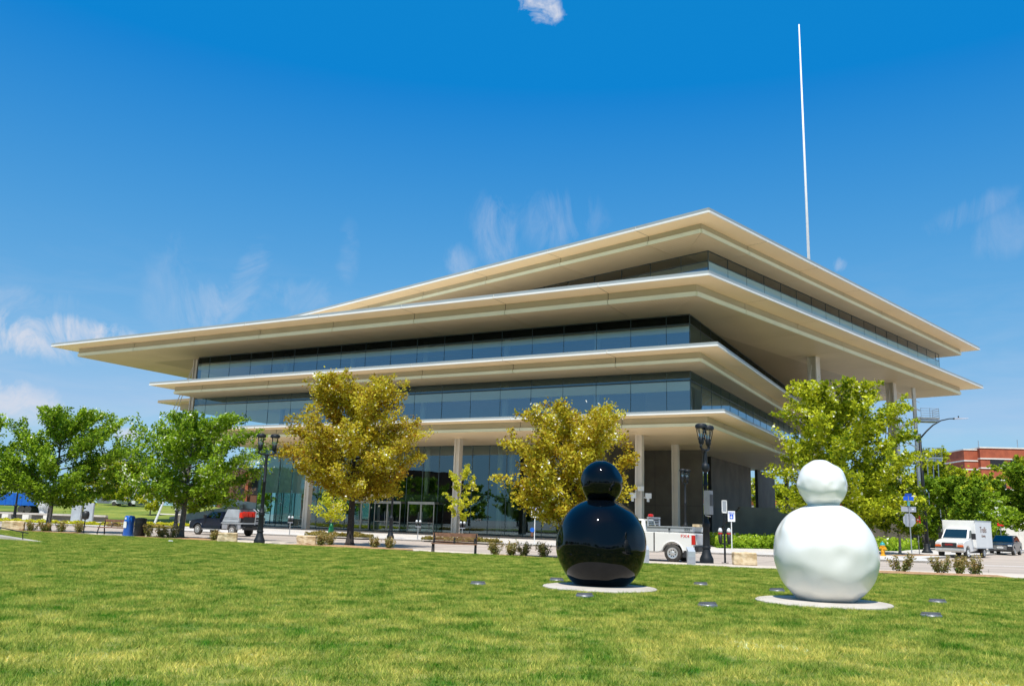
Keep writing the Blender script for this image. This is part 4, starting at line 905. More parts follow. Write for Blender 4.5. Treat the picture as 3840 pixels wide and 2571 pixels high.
def pickup_body(t, paint, L, W, zsill, zbelt, wheels, rw, hood_x, cab0, cab1, hood_z, extra=0.0):
    """forward = +x, x from -L/2 to L/2"""
    xr, xf = wheels
    prof = [(-L / 2, zsill + 0.15), (-L / 2 + 0.05, zbelt)] + [(cab0, zbelt), (cab1, zbelt), (cab1 + 0.15, hood_z + 0.03), (L / 2 - 0.25, hood_z - 0.06), (L / 2 - 0.03, hood_z - 0.22), (L / 2, zsill + 0.2), (L / 2 - 0.05, zsill)]
    prof += arch(xf, rw * 1.22, zsill + 0.02) + arch(xr, rw * 1.22, zsill + 0.02) + [(-L / 2 + 0.06, zsill)]
    return prof
# white crew pickup behind the black sculpture; forward = +x local, pointing left along the street
p1 = thing('pickup_truck', 'white pickup with silver bed rails and an orange beacon, half hidden by the black sculpture', 'pickup truck', (0, 0, 0.0), ST_ROT)
L1, W1 = 6.2, 1.98
prof = [(-3.05, 0.62), (-3.10, 1.36), (-1.05, 1.40), (0.9, 1.40), (1.55, 1.36), (2.75, 1.22), (3.02, 1.0), (3.05, 0.5), (2.95, 0.42)] + [(x, z) for x, z in arch(1.98, 0.50, 0.42)] + [(1.35, 0.42), (-1.25, 0.42)] + arch(-2.0, 0.50, 0.42) + [(-2.6, 0.5)]
MB().sideprism(prof[::-1], -W1 / 2, W1 / 2).build('body', M['whitecar'], p1, bevel=0.05)
cab, sd, en = greenhouse(p1, 'cab', M['whitecar'], -0.62, 1.55, -0.50, 0.80, 1.36, 1.98, 0.93, 0.74)
for s in (-1, 1):
    pane(p1, 'side_window', M['glass_dark'], sd(s, 0.10, 0.40, 0.14, 0.86), 0.012); pane(p1, 'side_window', M['glass_dark'], sd(s, 0.45, 0.86, 0.14, 0.86), 0.012)
pane(p1, 'windscreen', M['glass_dark'], en(True, 0.08, 0.92, 0.12, 0.92), 0.012); pane(p1, 'rear_window', M['glass_dark'], en(False, 0.12, 0.88, 0.2, 0.85), 0.012)
for x in (1.98, -2.0):
    for s in (-1, 1): wheel(p1, x, s * (W1 / 2 - 0.13), 0.42, 0.27, s, 'chrome', 8)
for s in (-1, 1):
    # flare rings over the wheels, lamps, mirrors, handles
    for xc in (1.98, -2.0):
        pts = [(xc + 0.53 * math.cos(a_), s * (W1 / 2 + 0.012), 0.44 + 0.53 * math.sin(a_)) for a_ in np.linspace(0.05, PI - 0.05, 14)]
        MB().path(pts, 0.035, 6).build('wheel_flare', M['whitecar'], p1, smooth=True)
    MB().box(-3.115, -2.93, s * 0.99 - 0.03, s * 0.99 + 0.012, 0.85, 1.28).build('tail_light', M['red'], p1)
    MB().box(1.0, 1.18, s * 1.0, s * 1.22, 1.42, 1.68).build('mirror', M['blackplastic'], p1)
    MB().box(-0.35, -0.15, s * 0.985, s * 1.02, 1.17, 1.21).build('door_handle', M['blackplastic'], p1)
    g = MB()
    for x in (-0.62, 0.35, 1.35): g.box(x - 0.008, x + 0.008, s * 0.985, s * 0.994, 0.5, 1.34)
    g.build('door_gap', M['blackplastic'], p1)
    MB().box(-1.12, -1.06, s * 0.985, s * 0.996, 0.48, 1.36).build('bed_gap', M['blackplastic'], p1)
    # aluminium side toolbox rails
    rl = MB().box(-3.0, -0.62 - 0.1, s * 0.98 - 0.02, s * 0.72, 1.425, 1.63).build('bed_toolbox', M['alu'], p1); MB().box(-2.98, -0.74, s * 0.70, s * 1.0, 1.63, 1.665).build('lid', M['alu'], rl)
    MB().box(-1.9, -1.78, s * 0.975, s * 0.985 + s * 0.0, 1.50, 1.58).build('latch', M['blackplastic'], rl) if False else MB().lathe([(0.05, -0.01), (0.05, 0.01)], 10, (-1.85, s * 0.995, 1.53), 'y').build('latch', M['blackplastic'], rl)
# local +y is the far side here, so the near side is the one facing the camera
near_s = 1
for s in (1, -1):
    pass
MB().box(-3.22, -3.02, -0.9, 0.9, 0.52, 0.78).build('rear_bumper', M['blackplastic'], p1, bevel=0.03)
MB().box(-3.14, -3.09, -0.80, 0.80, 0.82, 1.33).build('tailgate', M['whitecar'], p1, bevel=0.02)
MB().box(-2.9, -1.1, -0.7, 0.7, 1.0, 1.30).build('bed_floor', M['blackplastic'], p1)
hr = MB()
for s in (-1, 1): hr.box(-0.76, -0.70, s * 0.86 - 0.03, s * 0.86 + 0.03, 1.64, 2.05)
for z in (1.72, 1.80, 1.88, 1.96): hr.box(-0.745, -0.715, -0.86, 0.86, z, z + 0.03)
hr.box(-0.77, -0.69, -0.9, 0.9, 2.03, 2.08); hr.build('headache_rack', M['alu'], p1)
bea = MB().lathe([(0.13, 0), (0.14, 0.03), (0.14, 0.09), (0.10, 0.13), (0.01, 0.14)], 14, (-0.73, 0.45, 2.09)).build('beacon', M['red'], p1, smooth='auto')
MB().box(-2.95, -2.6, -0.97, -0.3, 1.67, 1.80).build('tool_bag', M['limestone'], p1)
p1.location = (6.65, 43.85, -0.11)
side_y = -(W1 / 2)  # provisional near side, checked below
# find which local side faces the camera
mw = Matrix.Rotation(ST_ROT, 4, 'Z'); sy = 1 if (mw @ Vector((0, 1, 0))).y < 0 else -1
rotn = (R(90), 0, PI) if sy > 0 else (R(90), 0, 0)
txt('FX4', 0.21, 'badge', M['signred'], p1, (-2.62, sy * (W1 / 2 + 0.006), 1.22), rotn, sx=1.25)
txt('223', 0.17, 'unit_number', M['blackplastic'], p1, (-2.72, sy * 0.987, 1.53), rotn, sx=1.1)
MB().tube((-2.58, sy * 0.9, 0.62), (-2.56, sy * 0.9, 0.25), 0.10, 0.12, 4).build('mud_flap', M['blackplastic'], p1)

# dark blue pickup with camper box on the left
p2 = thing('pickup_truck', 'dark blue pickup with grey canopy box, ladder and red fuel cans', 'pickup truck', (-21.0, 65.6, -0.11), ST_ROT, scale=0.92)
prof = [(-2.9, 0.75), (-2.9, 0.98), (-0.55, 1.0), (-0.5, 1.32), (1.45, 1.32), (1.6, 1.30), (2.75, 1.16), (2.95, 1.02), (3.0, 0.55), (2.92, 0.45)] + arch(1.98, 0.50, 0.45) + [(1.3, 0.45), (-0.55, 0.5), (-0.6, 0.75)]
MB().sideprism(prof[::-1], -0.95, 0.95).build('body', M['bluecar'], p2, bevel=0.05)
cab, sd, en = greenhouse(p2, 'cab', M['bluecar'], -0.50, 1.55, -0.42, 0.75, 1.28, 1.88, 0.90, 0.72)
for s in (-1, 1):
    pane(p2, 'side_window', M['glass_dark'], sd(s, 0.08, 0.36, 0.14, 0.86), 0.012); pane(p2, 'side_window', M['glass_dark'], sd(s, 0.43, 0.84, 0.14, 0.86), 0.012)
    MB().box(1.05, 1.2, s * 0.96, s * 1.16, 1.32, 1.58).build('mirror', M['blackplastic'], p2)
    MB().box(-0.5, 1.35, s * 0.90, s * 1.08, 0.42, 0.50).build('running_board', M['chrome'], p2)
    pts = [(1.98 + 0.54 * math.cos(a_), s * 0.965, 0.45 + 0.54 * math.sin(a_)) for a_ in np.linspace(0.05, PI - 0.05, 14)]
    MB().path(pts, 0.05, 6).build('wheel_flare', M['bluecar'], p2, smooth=True)
    g = MB()
    for x in (-0.30, 0.42, 1.38): g.box(x - 0.008, x + 0.008, s * 0.945, s * 0.955, 0.52, 1.28)
    g.build('door_gap', M['blackplastic'], p2)
    MB().box(-2.7, -0.8, s * 0.62, s * 0.97, 0.55, 0.93).build('side_locker', M['signback'], p2, bevel=0.02) if False else MB().sideprism([(-2.75, 0.95), (-2.75, 0.62), (-2.45, 0.55), (-2.38, 0.9), (-1.35, 0.9), (-1.25, 0.55), (-0.75, 0.55), (-0.72, 0.95)][::-1], min(s * 0.66, s * 0.96), max(s * 0.66, s * 0.96)).build('side_locker', M['signback'], p2)
    MB().path([(-2.42, s * 0.97, 0.50), (-2.25, s * 0.98, 0.97), (-1.5, s * 0.98, 0.97), (-1.28, s * 0.97, 0.50)], 0.025, 6).build('mudguard', M['steel'], p2)
    MB().box(2.86, 2.985, s * 0.70, s * 0.94, 0.85, 1.05).build('headlight', M['lens'], p2)
pane(p2, 'windscreen', M['glass_dark'], en(True, 0.08, 0.92, 0.12, 0.92), 0.012)
for x in (1.98, -1.85):
    for s in (-1, 1): wheel(p2, x, s * 0.84, 0.42, 0.27, s, 'chrome', 8)
MB().box(-2.95, -0.66, -1.0, 1.0, 0.96, 1.05).build('tray', M['alu'], p2)
cn = MB().frustum([Vector((-2.45, -0.97, 1.06)), Vector((-0.68, -0.97, 1.06)), Vector((-0.68, 0.97, 1.06)), Vector((-2.45, 0.97, 1.06))], [Vector((-2.30, -0.80, 2.08)), Vector((-1.0, -0.80, 2.08)), Vector((-1.0, 0.80, 2.08)), Vector((-2.30, 0.80, 2.08))]).build('canopy', M['alu'], p2, bevel=0.04)
b = MB()
for s in (-1, 1): b.box(-2.4, -0.75, s * 0.975 - 0.01, s * 0.975 + 0.01, 1.42, 1.44)
b.build('canopy_seam', M['blackplastic'], p2)
MB().box(-2.9, -2.5, -0.75, 0.75, 1.06, 1.5).build('rear_box', M['blackplastic'], p2)
for y in (-0.45, 0.0, 0.45): MB().box(-2.78, -2.52, y - 0.2, y + 0.2, 1.5, 1.92).build('fuel_can', M['redcan'], p2, bevel=0.03)
for s in (1,): MB().box(-2.80, -2.5, sy * 0.62, sy * 0.95, 1.42, 1.86).build('fuel_can', M['redcan'], p2, bevel=0.03)
ld = MB()
for y in (-0.75, -0.35): ld.path([(-2.95, y, 0.9), (-3.0, y, 1.95), (-2.7, y, 2.12)], 0.03, 6)
for z in (1.1, 1.3, 1.5, 1.7, 1.9): ld.tube((-2.97, -0.75, z), (-2.97, -0.35, z), 0.02, seg=6)
ld.build('ladder', M['alu'], p2)
MB().box(-2.6, -0.9, -0.7, 0.7, 2.12, 2.17).build('roof_rack', M['blackplastic'], p2)
MB().box(-3.05, -2.9, -0.9, 0.9, 0.5, 0.72).build('rear_bumper', M['blackplastic'], p2)

# white box truck facing the camera
HD = R(225.0)
bt = thing('box_truck', 'white box truck with red and amber front lamps at the junction', 'box truck', (34.2, 66.0, -0.11), HD)
prof = [(-0.2, 0.55), (-0.2, 1.35), (0.55, 1.44), (1.2, 1.42), (2.45, 1.24), (2.76, 1.12), (2.80, 0.55), (2.72, 0.42)] + arch(1.9, 0.46, 0.40) + [(1.3, 0.42)]
MB().sideprism(prof[::-1], -0.98, 0.98).build('cab_body', M['whitecar'], bt, bevel=0.06)
cab, sd, en = greenhouse(bt, 'cab', M['whitecar'], -0.15, 1.62, -0.1, 0.92, 1.36, 2.10, 0.94, 0.84)
pane(bt, 'windscreen', M['glass_dark'], en(True, 0.06, 0.94, 0.08, 0.93), 0.012)
for s in (-1, 1):
    pane(bt, 'side_window', M['glass_dark'], sd(s, 0.35, 0.88, 0.12, 0.86), 0.012)
    MB().box(0.95, 1.1, s * 1.02, s * 1.28, 1.35, 1.78).build('mirror', M['blackplastic'], bt)
    hl = MB().box(2.70, 2.79, s * 0.62, s * 0.92, 0.98, 1.12) ; hl = hl.build('headlight', M['lens'], bt)
    MB().box(2.71, 2.83, s * 0.56, s * 0.95, 0.80, 0.93).build('turn_signal', M['amber'], bt)
    for x in (1.9, -1.75): wheel(bt, x, s * 0.86, 0.37, 0.24, s, 'white', 6)
    g = MB(); g.box(0.03, 0.05, s * 0.975, s * 0.987, 0.55, 1.35); g.build('door_gap', M['blackplastic'], bt)
MB().box(2.76, 2.83, -0.50, 0.50, 0.80, 1.08).build('grille', M['blackplastic'], bt)
txt('GMC', 0.17, 'grille_badge', M['signred'], bt, (2.842, 0, 0.94), (R(90), 0, R(90)), sx=1.5)
MB().box(2.72, 2.95, -0.97, 0.97, 0.52, 0.70).build('front_bumper', M['chrome'], bt, bevel=0.03)
MB().box(2.70, 2.90, -0.96, 0.96, 0.71, 0.77).build('bumper_top', M['blackplastic'], bt)
box = MB().box(-3.3, 0.55, -1.15, 1.15, 0.72, 2.72).build('cargo_box', M['white'], bt, bevel=0.05)
e = MB()
for y in (-1.16, 1.13): e.box(-3.32, 0.57, y, y + 0.03, 2.66, 2.74); e.box(-3.32, 0.57, y, y + 0.03, 0.70, 0.76)
e.build('box_trim', M['alu'], box)
sidebt = 1 if (Matrix.Rotation(HD, 4, 'Z') @ Vector((0, 1, 0))).x > 0 else -1
rs = (R(90), 0, PI) if sidebt > 0 else (R(90), 0, 0)
txt('Trellis', 0.62, 'lettering', M['brownbrick'], box, (-1.2, sidebt * 1.156, 2.05), rs, shear=0.2); txt('Catering', 0.27, 'lettering', M['brownbrick'], box, (-1.2, sidebt * 1.156, 1.62), rs, shear=0.2)
MB().box(-3.2, 0.3, -0.7, 0.7, 0.35, 0.70).build('chassis', M['blackplastic'], bt)
# dark SUV behind it
sv = thing('suv', 'dark blue black SUV with a large chrome grille behind the box truck', 'car', (45.2, 79.7, -0.11), R(231))
prof = [(-2.4, 0.5), (-2.45, 1.1), (-2.3, 1.18), (1.0, 1.16), (2.1, 1.02), (2.42, 0.86), (2.46, 0.45), (2.38, 0.30)] + arch(1.5, 0.44, 0.30) + [(1.0, 0.28), (-1.0, 0.28)] + arch(-1.5, 0.44, 0.30) + [(-2.2, 0.35)]
MB().sideprism(prof[::-1], -0.97, 0.97).build('body', M['darkcar'], sv, bevel=0.08)
cab, sd, en = greenhouse(sv, 'cabin', M['darkcar'], -2.25, 1.15, -1.95, 0.35, 1.13, 1.72, 0.90, 0.70)
pane(sv, 'windscreen', M['glass_dark'], en(True, 0.06, 0.94, 0.05, 0.93), 0.012)
for s in (-1, 1):
    for u0, u1 in ((0.06, 0.3), (0.33, 0.58), (0.61, 0.86)): pane(sv, 'side_window', M['glass_dark'], sd(s, u0, u1, 0.10, 0.86), 0.012)
    for x in (1.5, -1.5): wheel(sv, x, s * 0.85, 0.37, 0.25, s, 'chrome', 5)
    MB().box(2.25, 2.44, s * 0.60, s * 0.92, 0.78, 0.90).build('headlight', M['lens'], sv)
    MB().box(0.62, 0.75, s * 0.95, s * 1.12, 1.16, 1.30).build('mirror', M['darkcar'], sv)
gr = MB().box(2.42, 2.475, -0.55, 0.55, 0.48, 0.86).build('grille', M['blackplastic'], sv)
for k in range(6): MB().box(2.475, 2.49, -0.52, 0.52, 0.50 + 0.06 * k, 0.52 + 0.06 * k).build('grille_bar', M['chrome'], gr)
rg = MB()
for k in range(4): rg.lathe([(0.055, -0.008), (0.065, -0.008), (0.065, 0.008), (0.055, 0.008)], 14, (-0.12 + 0.08 * k, 0, 0), 'y')
rr = rg.build('ring_emblem', M['chrome'], gr); rr.location = (2.50, 0, 0.76); rr.rotation_euler = (0, 0, R(90))
MB().box(2.47, 2.50, -0.25, 0.25, 0.60, 0.70).build('number_plate', M['paper'], gr)
# distant cars and the blue container truck, left
def far_car(label, loc, rz, paint, cs=1.0):
    t = thing('parked_car', label, 'car', loc, rz, 'cars on the far left street', cs)
    prof = [(-2.2, 0.3), (-2.25, 0.85), (-1.9, 0.95), (1.1, 0.92), (2.1, 0.75), (2.2, 0.4), (2.1, 0.28)] + arch(1.35, 0.38, 0.28, 6) + arch(-1.35, 0.38, 0.28, 6)
    MB().sideprism(prof[::-1], -0.88, 0.88).build('body', M[paint], t, bevel=0.05)
    c, sd, en = greenhouse(t, 'cabin', M[paint], -1.7, 1.2, -1.1, 0.35, 0.9, 1.42, 0.82, 0.62)
    for s in (-1, 1):
        pane(t, 'side_window', M['glass_dark'], sd(s, 0.12, 0.85, 0.12, 0.88), 0.012)
        for x in (1.35, -1.35): MB().lathe([(0.33, -0.1), (0.33, 0.1)], 16, (x, s * 0.8, 0.33), 'y').build('wheel', M['rubber'], t)
    pane(t, 'windscreen', M['glass_dark'], en(True, 0.08, 0.92, 0.05, 0.92), 0.012)
    return t
far_car('silver car parked behind the left maple trunk', (-79.5, 150.0, 2.08), 3.15, 'alu')
far_car('red car parked on the far left street', (-73.5, 150.0, 2.08), 3.15, 'red')
far_car('pale blue car on the slope road beyond the blue parking box', (-65.5, 150.0, 2.08), 3.15, 'lens')
far_car('dark blue car left of the blue container', (-92.0, 152.0, 2.16), 3.15, 'bluecar')
ct = thing('container_truck', 'blue covered lorry at the far left edge', 'lorry', (-71.0, 125.0, 0.62), 3.1)
bd = MB().box(-5.0, 2.2, -1.2, 1.2, 1.0, 2.75).build('cargo_cover', M['blue'], ct, bevel=0.05)
b = MB()
for k in range(7): b.box(-4.9 + k * 1.15, -4.82 + k * 1.15, -1.23, 1.23, 0.95, 2.72)
b.build('cover_ribs', M['bluesign'], ct)
MB().box(2.3, 4.2, -1.1, 1.1, 0.7, 2.5).build('cab', M['white'], ct, bevel=0.1)
for x in (3.3, -2.6, -3.6): MB().lathe([(0.5, -1.15), (0.5, 1.15)], 18, (x, 0, 0.5), 'y').build('wheel', M['rubber'], ct)

# ------------------------------------------------------------------ benches, boxes, bins, signs
def bench(label, loc, rz, L_=2.15):
    t = thing('bench', label, 'bench', (loc[0], loc[1], 0.0), rz, 'wooden slatted benches')
    # local: seat faces -y away; back on the -y or +y side
    for k in range(5): MB().box(-L_ / 2, L_ / 2, -0.02 + k * 0.10, 0.07 + k * 0.10, 0.41, 0.46).build('seat_slat', M['wood'], t)
    MB().box(-L_ / 2, L_ / 2, -0.13, -0.10, 0.75, 0.93).build('back_board', M['wood'], t)
    for z in (0.52, 0.60, 0.68): MB().box(-L_ / 2, L_ / 2, -0.09, -0.07, z, z + 0.035).build('back_slat', M['wood'], t)
    for x in (-L_ / 2 + 0.06, L_ / 2 - 0.06):
        MB().path([(x, -0.13, 0.92), (x, -0.07, 0.45), (x, -0.14, 0.0)], 0.038, 6).build('leg', M['lamp_black'], t)
        MB().path([(x, -0.05, 0.42), (x, 0.35, 0.42), (x, 0.42, 0.25), (x, 0.46, 0.0)], 0.038, 6).build('leg', M['lamp_black'], t)
    for x in (-L_ / 2 + 0.1, 0.0, L_ / 2 - 0.1):
        MB().path([(x, -0.08, 0.66), (x, 0.10, 0.70), (x, 0.30, 0.66), (x, 0.38, 0.46)], 0.03, 6).build('armrest', M['lamp_black'], t)
    return t
bn = bench('wooden bench with arm rests facing the lawn, centre of the picture', (-2.45, 42.3), PI - 0.06)
dup(bn, (-24.6, 55.6, 0.0), PI - 0.35, 'wooden bench left of the blue parking box')
# blue newspaper style box and black bin
nb = thing('pay_station', 'tall blue box with a white notice beside the black bin', 'pay station', (-22.9, 53.5, 0.0), -0.45)
MB().lathe([(0.30, 0), (0.31, 0.02), (0.28, 0.75), (0.30, 0.78), (0.30, 1.12), (0.24, 1.2), (0.02, 1.22)], 20).build('body', M['blue'], nb, smooth='auto')
MB().box(-0.13, 0.11, -0.31, -0.285, 0.48, 0.86).build('notice', M['paper'], nb); MB().box(-0.06, 0.06, -0.31, -0.29, 0.98, 1.1).build('slot', M['paper'], nb)
bi = thing('litter_bin', 'black cylindrical litter bin right of the blue box', 'bin', (-22.15, 53.35, 0.0), 0)
MB().lathe([(0.30, 0), (0.33, 0.05), (0.33, 0.98), (0.35, 1.0), (0.35, 1.06), (0.26, 1.08)], 20).build('body', M['blackplastic'], bi, smooth='auto'); MB().lathe([(0.26, 1.05), (0.2, 1.10), (0.01, 1.11)], 16).build('lid', M['lamp_black'], bi)
# sign and meters
def pole_part(t, h, r=0.03, m='steel'): return MB().tube((0, 0, 0), (0, 0, h), r, seg=10).build('post', M[m], t)
mo = thing('covered_sign', 'dark oval sign on a black post left of the bench', 'sign', (-26.8, 56.0, 0.0), -0.4)
pole_part(mo, 0.95, 0.035, 'lamp_black'); MB().lathe([(0.05, 0), (0.19, 0.06), (0.22, 0.2), (0.22, 0.38), (0.17, 0.52), (0.03, 0.56)], 14, (0, 0, 0.85)).build('sign_hood', M['blackplastic'], mo, smooth=True)
def meter(label, loc, double=True):
    t = thing('parking_meter', label, 'parking meter', (loc[0], loc[1], 0.0), 0.0, 'twin parking meters')
    pole_part(t, 0.95, 0.035)
    MB().box(-0.2, 0.2, -0.03, 0.03, 0.9, 0.97).build('crossbar', M['signback'], t)
    for s in (-1, 1):
        h = MB().lathe([(0.03, 0), (0.06, 0.03), (0.085, 0.14), (0.09, 0.3)], 12, (0.13 * s, 0, 0.97)).build('meter_head', M['blackplastic'], t, smooth=True)
        MB().lathe([(0.092, 0.3), (0.09, 0.38), (0.06, 0.44), (0.01, 0.46)], 12, (0.13 * s, 0, 0.97)).build('meter_dome', M['lens'], h, smooth=True)
    return t
m0 = meter('parking meter before the right entrance door', (-6.7, 66.8))
dup(m0, (-17.1, 69.6, 0.0), 0, 'parking meter before the leftmost entrance column')
dup(m0, (-3.3, 66.0, 0.0), 0, 'parking meter left of the middle column')
# parking info post with two meters right of the lamp
mr = thing('parking_meter', 'near black meter post with a framed plate, right of the lamp with the camera', 'parking meter', (9.95, 40.1, 0.0), 0.05)
pole_part(mr, 2.25, 0.045, 'lamp_black'); MB().box(-0.16, 0.16, -0.012, 0.012, -0.0, 0.03).build('foot_plate', M['lamp_black'], mr)
MB().box(-0.24, 0.24, -0.03, 0.03, 0.83, 0.88).build('crossbar', M['lamp_black'], mr)
for s in (-1, 1):
    h = MB().lathe([(0.04, 0), (0.075, 0.05), (0.09, 0.2), (0.10, 0.5)], 12, (0.2 * s, 0, 0.86)).build('meter_head', M['blackplastic'], mr, smooth=True)
    MB().lathe([(0.102, 0.5), (0.10, 0.58), (0.06, 0.68), (0.01, 0.70)], 12, (0.2 * s, 0, 0.86)).build('meter_dome', M['lens'], h, smooth=True)
    MB().lathe([(0.104, 0.42), (0.104, 0.48)], 12, (0.2 * s, 0, 0.86)).build('red_band', M['red'], h)
fr = MB(); fr.box(-0.12, -0.09, -0.06, -0.03, 2.22, 2.80); fr.box(0.09, 0.12, -0.06, -0.03, 2.22, 2.80); fr.box(-0.12, 0.12, -0.06, -0.03, 2.76, 2.80); fr.box(-0.12, 0.12, -0.06, -0.03, 2.22, 2.28); fr.build('plate_frame', M['paper'], mr)
MB().box(-0.09, 0.09, -0.05, -0.035, 2.28, 2.76).build('plate', M['signback'], mr)
def reserved(label, loc, h=2.75):
    t = thing('parking_sign', label, 'sign', (loc[0], loc[1], 0.0), 0.03)
    pole_part(t, h, 0.035, 'white'); pl = MB().box(-0.27, 0.27, -0.06, -0.04, h - 0.75, h + 0.02).build('sign_plate', M['paper'], t, bevel=0.0)
    MB().box(-0.14, 0.14, -0.066, -0.062, h - 0.56, h - 0.22).build('blue_panel', M['bluesign'], pl)
    s = MB(); s.tube((0.0, -0.07, h - 0.27), (0.0, -0.069, h - 0.27), 0.022, seg=8); s.box(-0.012, 0.012, -0.071, -0.067, h - 0.40, h - 0.30); s.box(-0.01, 0.06, -0.071, -0.067, h - 0.41, h - 0.385); s.box(0.045, 0.065, -0.071, -0.067, h - 0.48, h - 0.40)
    s.lathe([(0.06, -0.002), (0.075, -0.002), (0.075, 0.002), (0.06, 0.002)], 16, (-0.01, -0.069, h - 0.43), 'y'); s.build('wheelchair_symbol', M['paper'], pl)
    txt('RESERVED', 0.10, 'lettering', M['bluesign'], pl, (0, -0.064, h - 0.10), (R(90), 0, 0)); txt('PARKING', 0.10, 'lettering', M['bluesign'], pl, (0, -0.064, h - 0.18), (R(90), 0, 0))
    return t
reserved('reserved parking sign with wheelchair symbol beside the near meter post', (16.6, 64.8), 2.75)
rs1 = reserved('reserved parking sign with wheelchair symbol left of the black sculpture', (2.0, 62.4), 2.6)
MB().lathe([(0.16, -0.02), (0.16, 0.02)], 18, (-0.17, -0.05, 1.0), 'y').build('blue_disc', M['blue'], rs1); MB().box(-0.27, -0.1, -0.07, 0.0, 0.55, 0.84).build('meter_body', M['brownbrick'], rs1)
# stop sign seen from behind with street name plates
ss = thing('stop_sign', 'grey back of an octagonal stop sign with a one way plate and street names above', 'sign', (26.46, 57.5, 0.0), 0.12)
pole_part(ss, 4.0, 0.035, 'steel')
oc = MB(); pr = [(0.46 * math.cos(PI / 8 + k * PI / 4), 2.40 + 0.46 * math.sin(PI / 8 + k * PI / 4)) for k in range(8)]; oc.sideprism(pr, 0.045, 0.06); so = oc.build('octagon_plate', M['signback'], ss)
MB().box(-0.30, -0.18, 0.03, 0.044, 2.0, 2.8).build('brace', M['steel'], so)
MB().box(-0.52, 0.52, 0.045, 0.06, 2.93, 3.27).build('one_way_plate', M['signback'], ss); MB().box(0.22, 0.36, 0.036, 0.043, 3.06, 3.14).build('sticker', M['paper'], ss); MB().box(0.15, 0.34, 0.036, 0.043, 2.42, 2.45).build('sticker', M['paper'], ss)
MB().box(-0.09, 0.09, -0.02, 0.02, 3.32, 3.62).build('street_name_bracket', M['teal'], ss); MB().box(-0.36, 0.36, -0.012, 0.012, 3.66, 3.92).build('street_name_plate', M['bluesign'], ss)
b = MB().box(-0.012, 0.012, -0.36, 0.36, 3.92, 4.12).build('street_name_plate', M['bluesign'], ss)
def redsign(label, loc, h, w, rz=0.0):
    t = thing('red_sign', label, 'sign', (loc[0], loc[1], 0.0), rz, 'red and white wrong way signs'); pole_part(t, h, 0.03, 'steel')
    pl = MB().box(-w / 2, w / 2, -0.05, -0.035, h - 0.62, h + 0.0).build('sign_plate', M['signred'], t); MB().box(-w * 0.3, w * 0.3, -0.054, -0.051, h - 0.34, h - 0.28).build('white_bar', M['paper'], pl)
    return t
redsign('red sign between the stop sign and the tall street light', (31.6, 67.4), 2.9, 0.46)
redsign('red sign above the dark SUV', (47.6, 84.5), 3.1, 0.60)
# hydrant
hy = thing('fire_hydrant', 'yellow fire hydrant with a teal cap', 'hydrant', (25.6, 59.9, 0.0), 0.4)
MB().lathe([(0.20, 0), (0.20, 0.05), (0.13, 0.07), (0.12, 0.22), (0.15, 0.24), (0.15, 0.28), (0.13, 0.30), (0.13, 0.62), (0.17, 0.64), (0.17, 0.69), (0.14, 0.70)], 16).build('barrel', M['yellow'], hy, smooth='auto')
MB().lathe([(0.165, 0.70), (0.15, 0.80), (0.09, 0.88), (0.04, 0.90), (0.04, 0.96), (0.005, 0.97)], 16).build('bonnet', M['teal'], hy, smooth='auto')
for s in (-1, 1): MB().tube((0.1 * s, 0, 0.52), (0.25 * s, 0, 0.52), 0.075, seg=10).build('nozzle', M['yellow'], hy)
MB().tube((0, -0.1, 0.48), (0, -0.27, 0.48), 0.095, seg=12).build('nozzle', M['yellow'], hy)
# grey metal marker boxes
def mbox(label, loc):
    t = thing('utility_box', label, 'utility box', (loc[0], loc[1], 0.0), 0.1, 'slant topped steel boxes')
    b = MB(); b.sideprism([(-0.15, 0.0), (0.15, 0.0), (0.15, 0.56), (-0.15, 0.56)], -0.1, 0.16); b.frustum([(-0.15, -0.1, 0.56), (0.15, -0.1, 0.56), (0.15, 0.16, 0.56), (-0.15, 0.16, 0.56)], [(-0.16, -0.04, 0.60), (0.16, -0.04, 0.60), (0.16, 0.2, 0.74), (-0.16, 0.2, 0.74)])
    b.build('casing', M['alu'], t, bevel=0.01); MB().box(-0.13, 0.13, -0.106, -0.101, 0.08, 0.34).build('cover', M['signback'], t)
    return t
mb0 = mbox('steel box behind the right side of the black sculpture', (5.95, 37.7)); dup(mb0, (7.75, 36.9, 0.0), 0.1, 'steel box in front of the lamp post with the camera')
# limestone blocks
def rock(label, loc, w, d, h, seed, rz=0.0):
    bm = bmesh.new(); bmesh.ops.create_cube(bm, size=1.0); bmesh.ops.scale(bm, vec=(w, d, h), verts=bm.verts)
    bmesh.ops.bevel(bm, geom=list(bm.edges), offset=0.04, segments=1, affect='EDGES')
    bmesh.ops.subdivide_edges(bm, edges=list(bm.edges), cuts=4, use_grid_fill=True)
    g = random.Random(seed)
    from mathutils import noise
    for v in bm.verts:
        k = noise.noise(v.co * 4 + Vector((seed, 0, 0))) * 0.06 + noise.noise(v.co * 12) * 0.02; v.co += v.co.normalized() * k
    me = bpy.data.meshes.new('limestone_block'); bm.to_mesh(me); bm.free(); me.materials.append(M['limestone'])
    o = bpy.data.objects.new('limestone_block', me); col.objects.link(o); o.location = (loc[0], loc[1], h / 2 - 0.02); o.rotation_euler = (0, 0, rz)
    return tag(o, label, 'stone block', 'limestone seat blocks')
rock('limestone block right of the left lamp post', (-10.75, 47.6), 1.0, 0.6, 0.50, 1, 0.2)
rock('limestone block under the dark pickup', (-15.1, 47.9), 1.0, 0.6, 0.52, 2, 0.2)
rock('limestone block left of the white sculpture', (10.5, 38.9), 1.0, 0.6, 0.55, 3, -0.1)
rock('long limestone block at the far left edge', (-32.2, 57.6), 1.3, 0.6, 0.62, 4, 0.4)
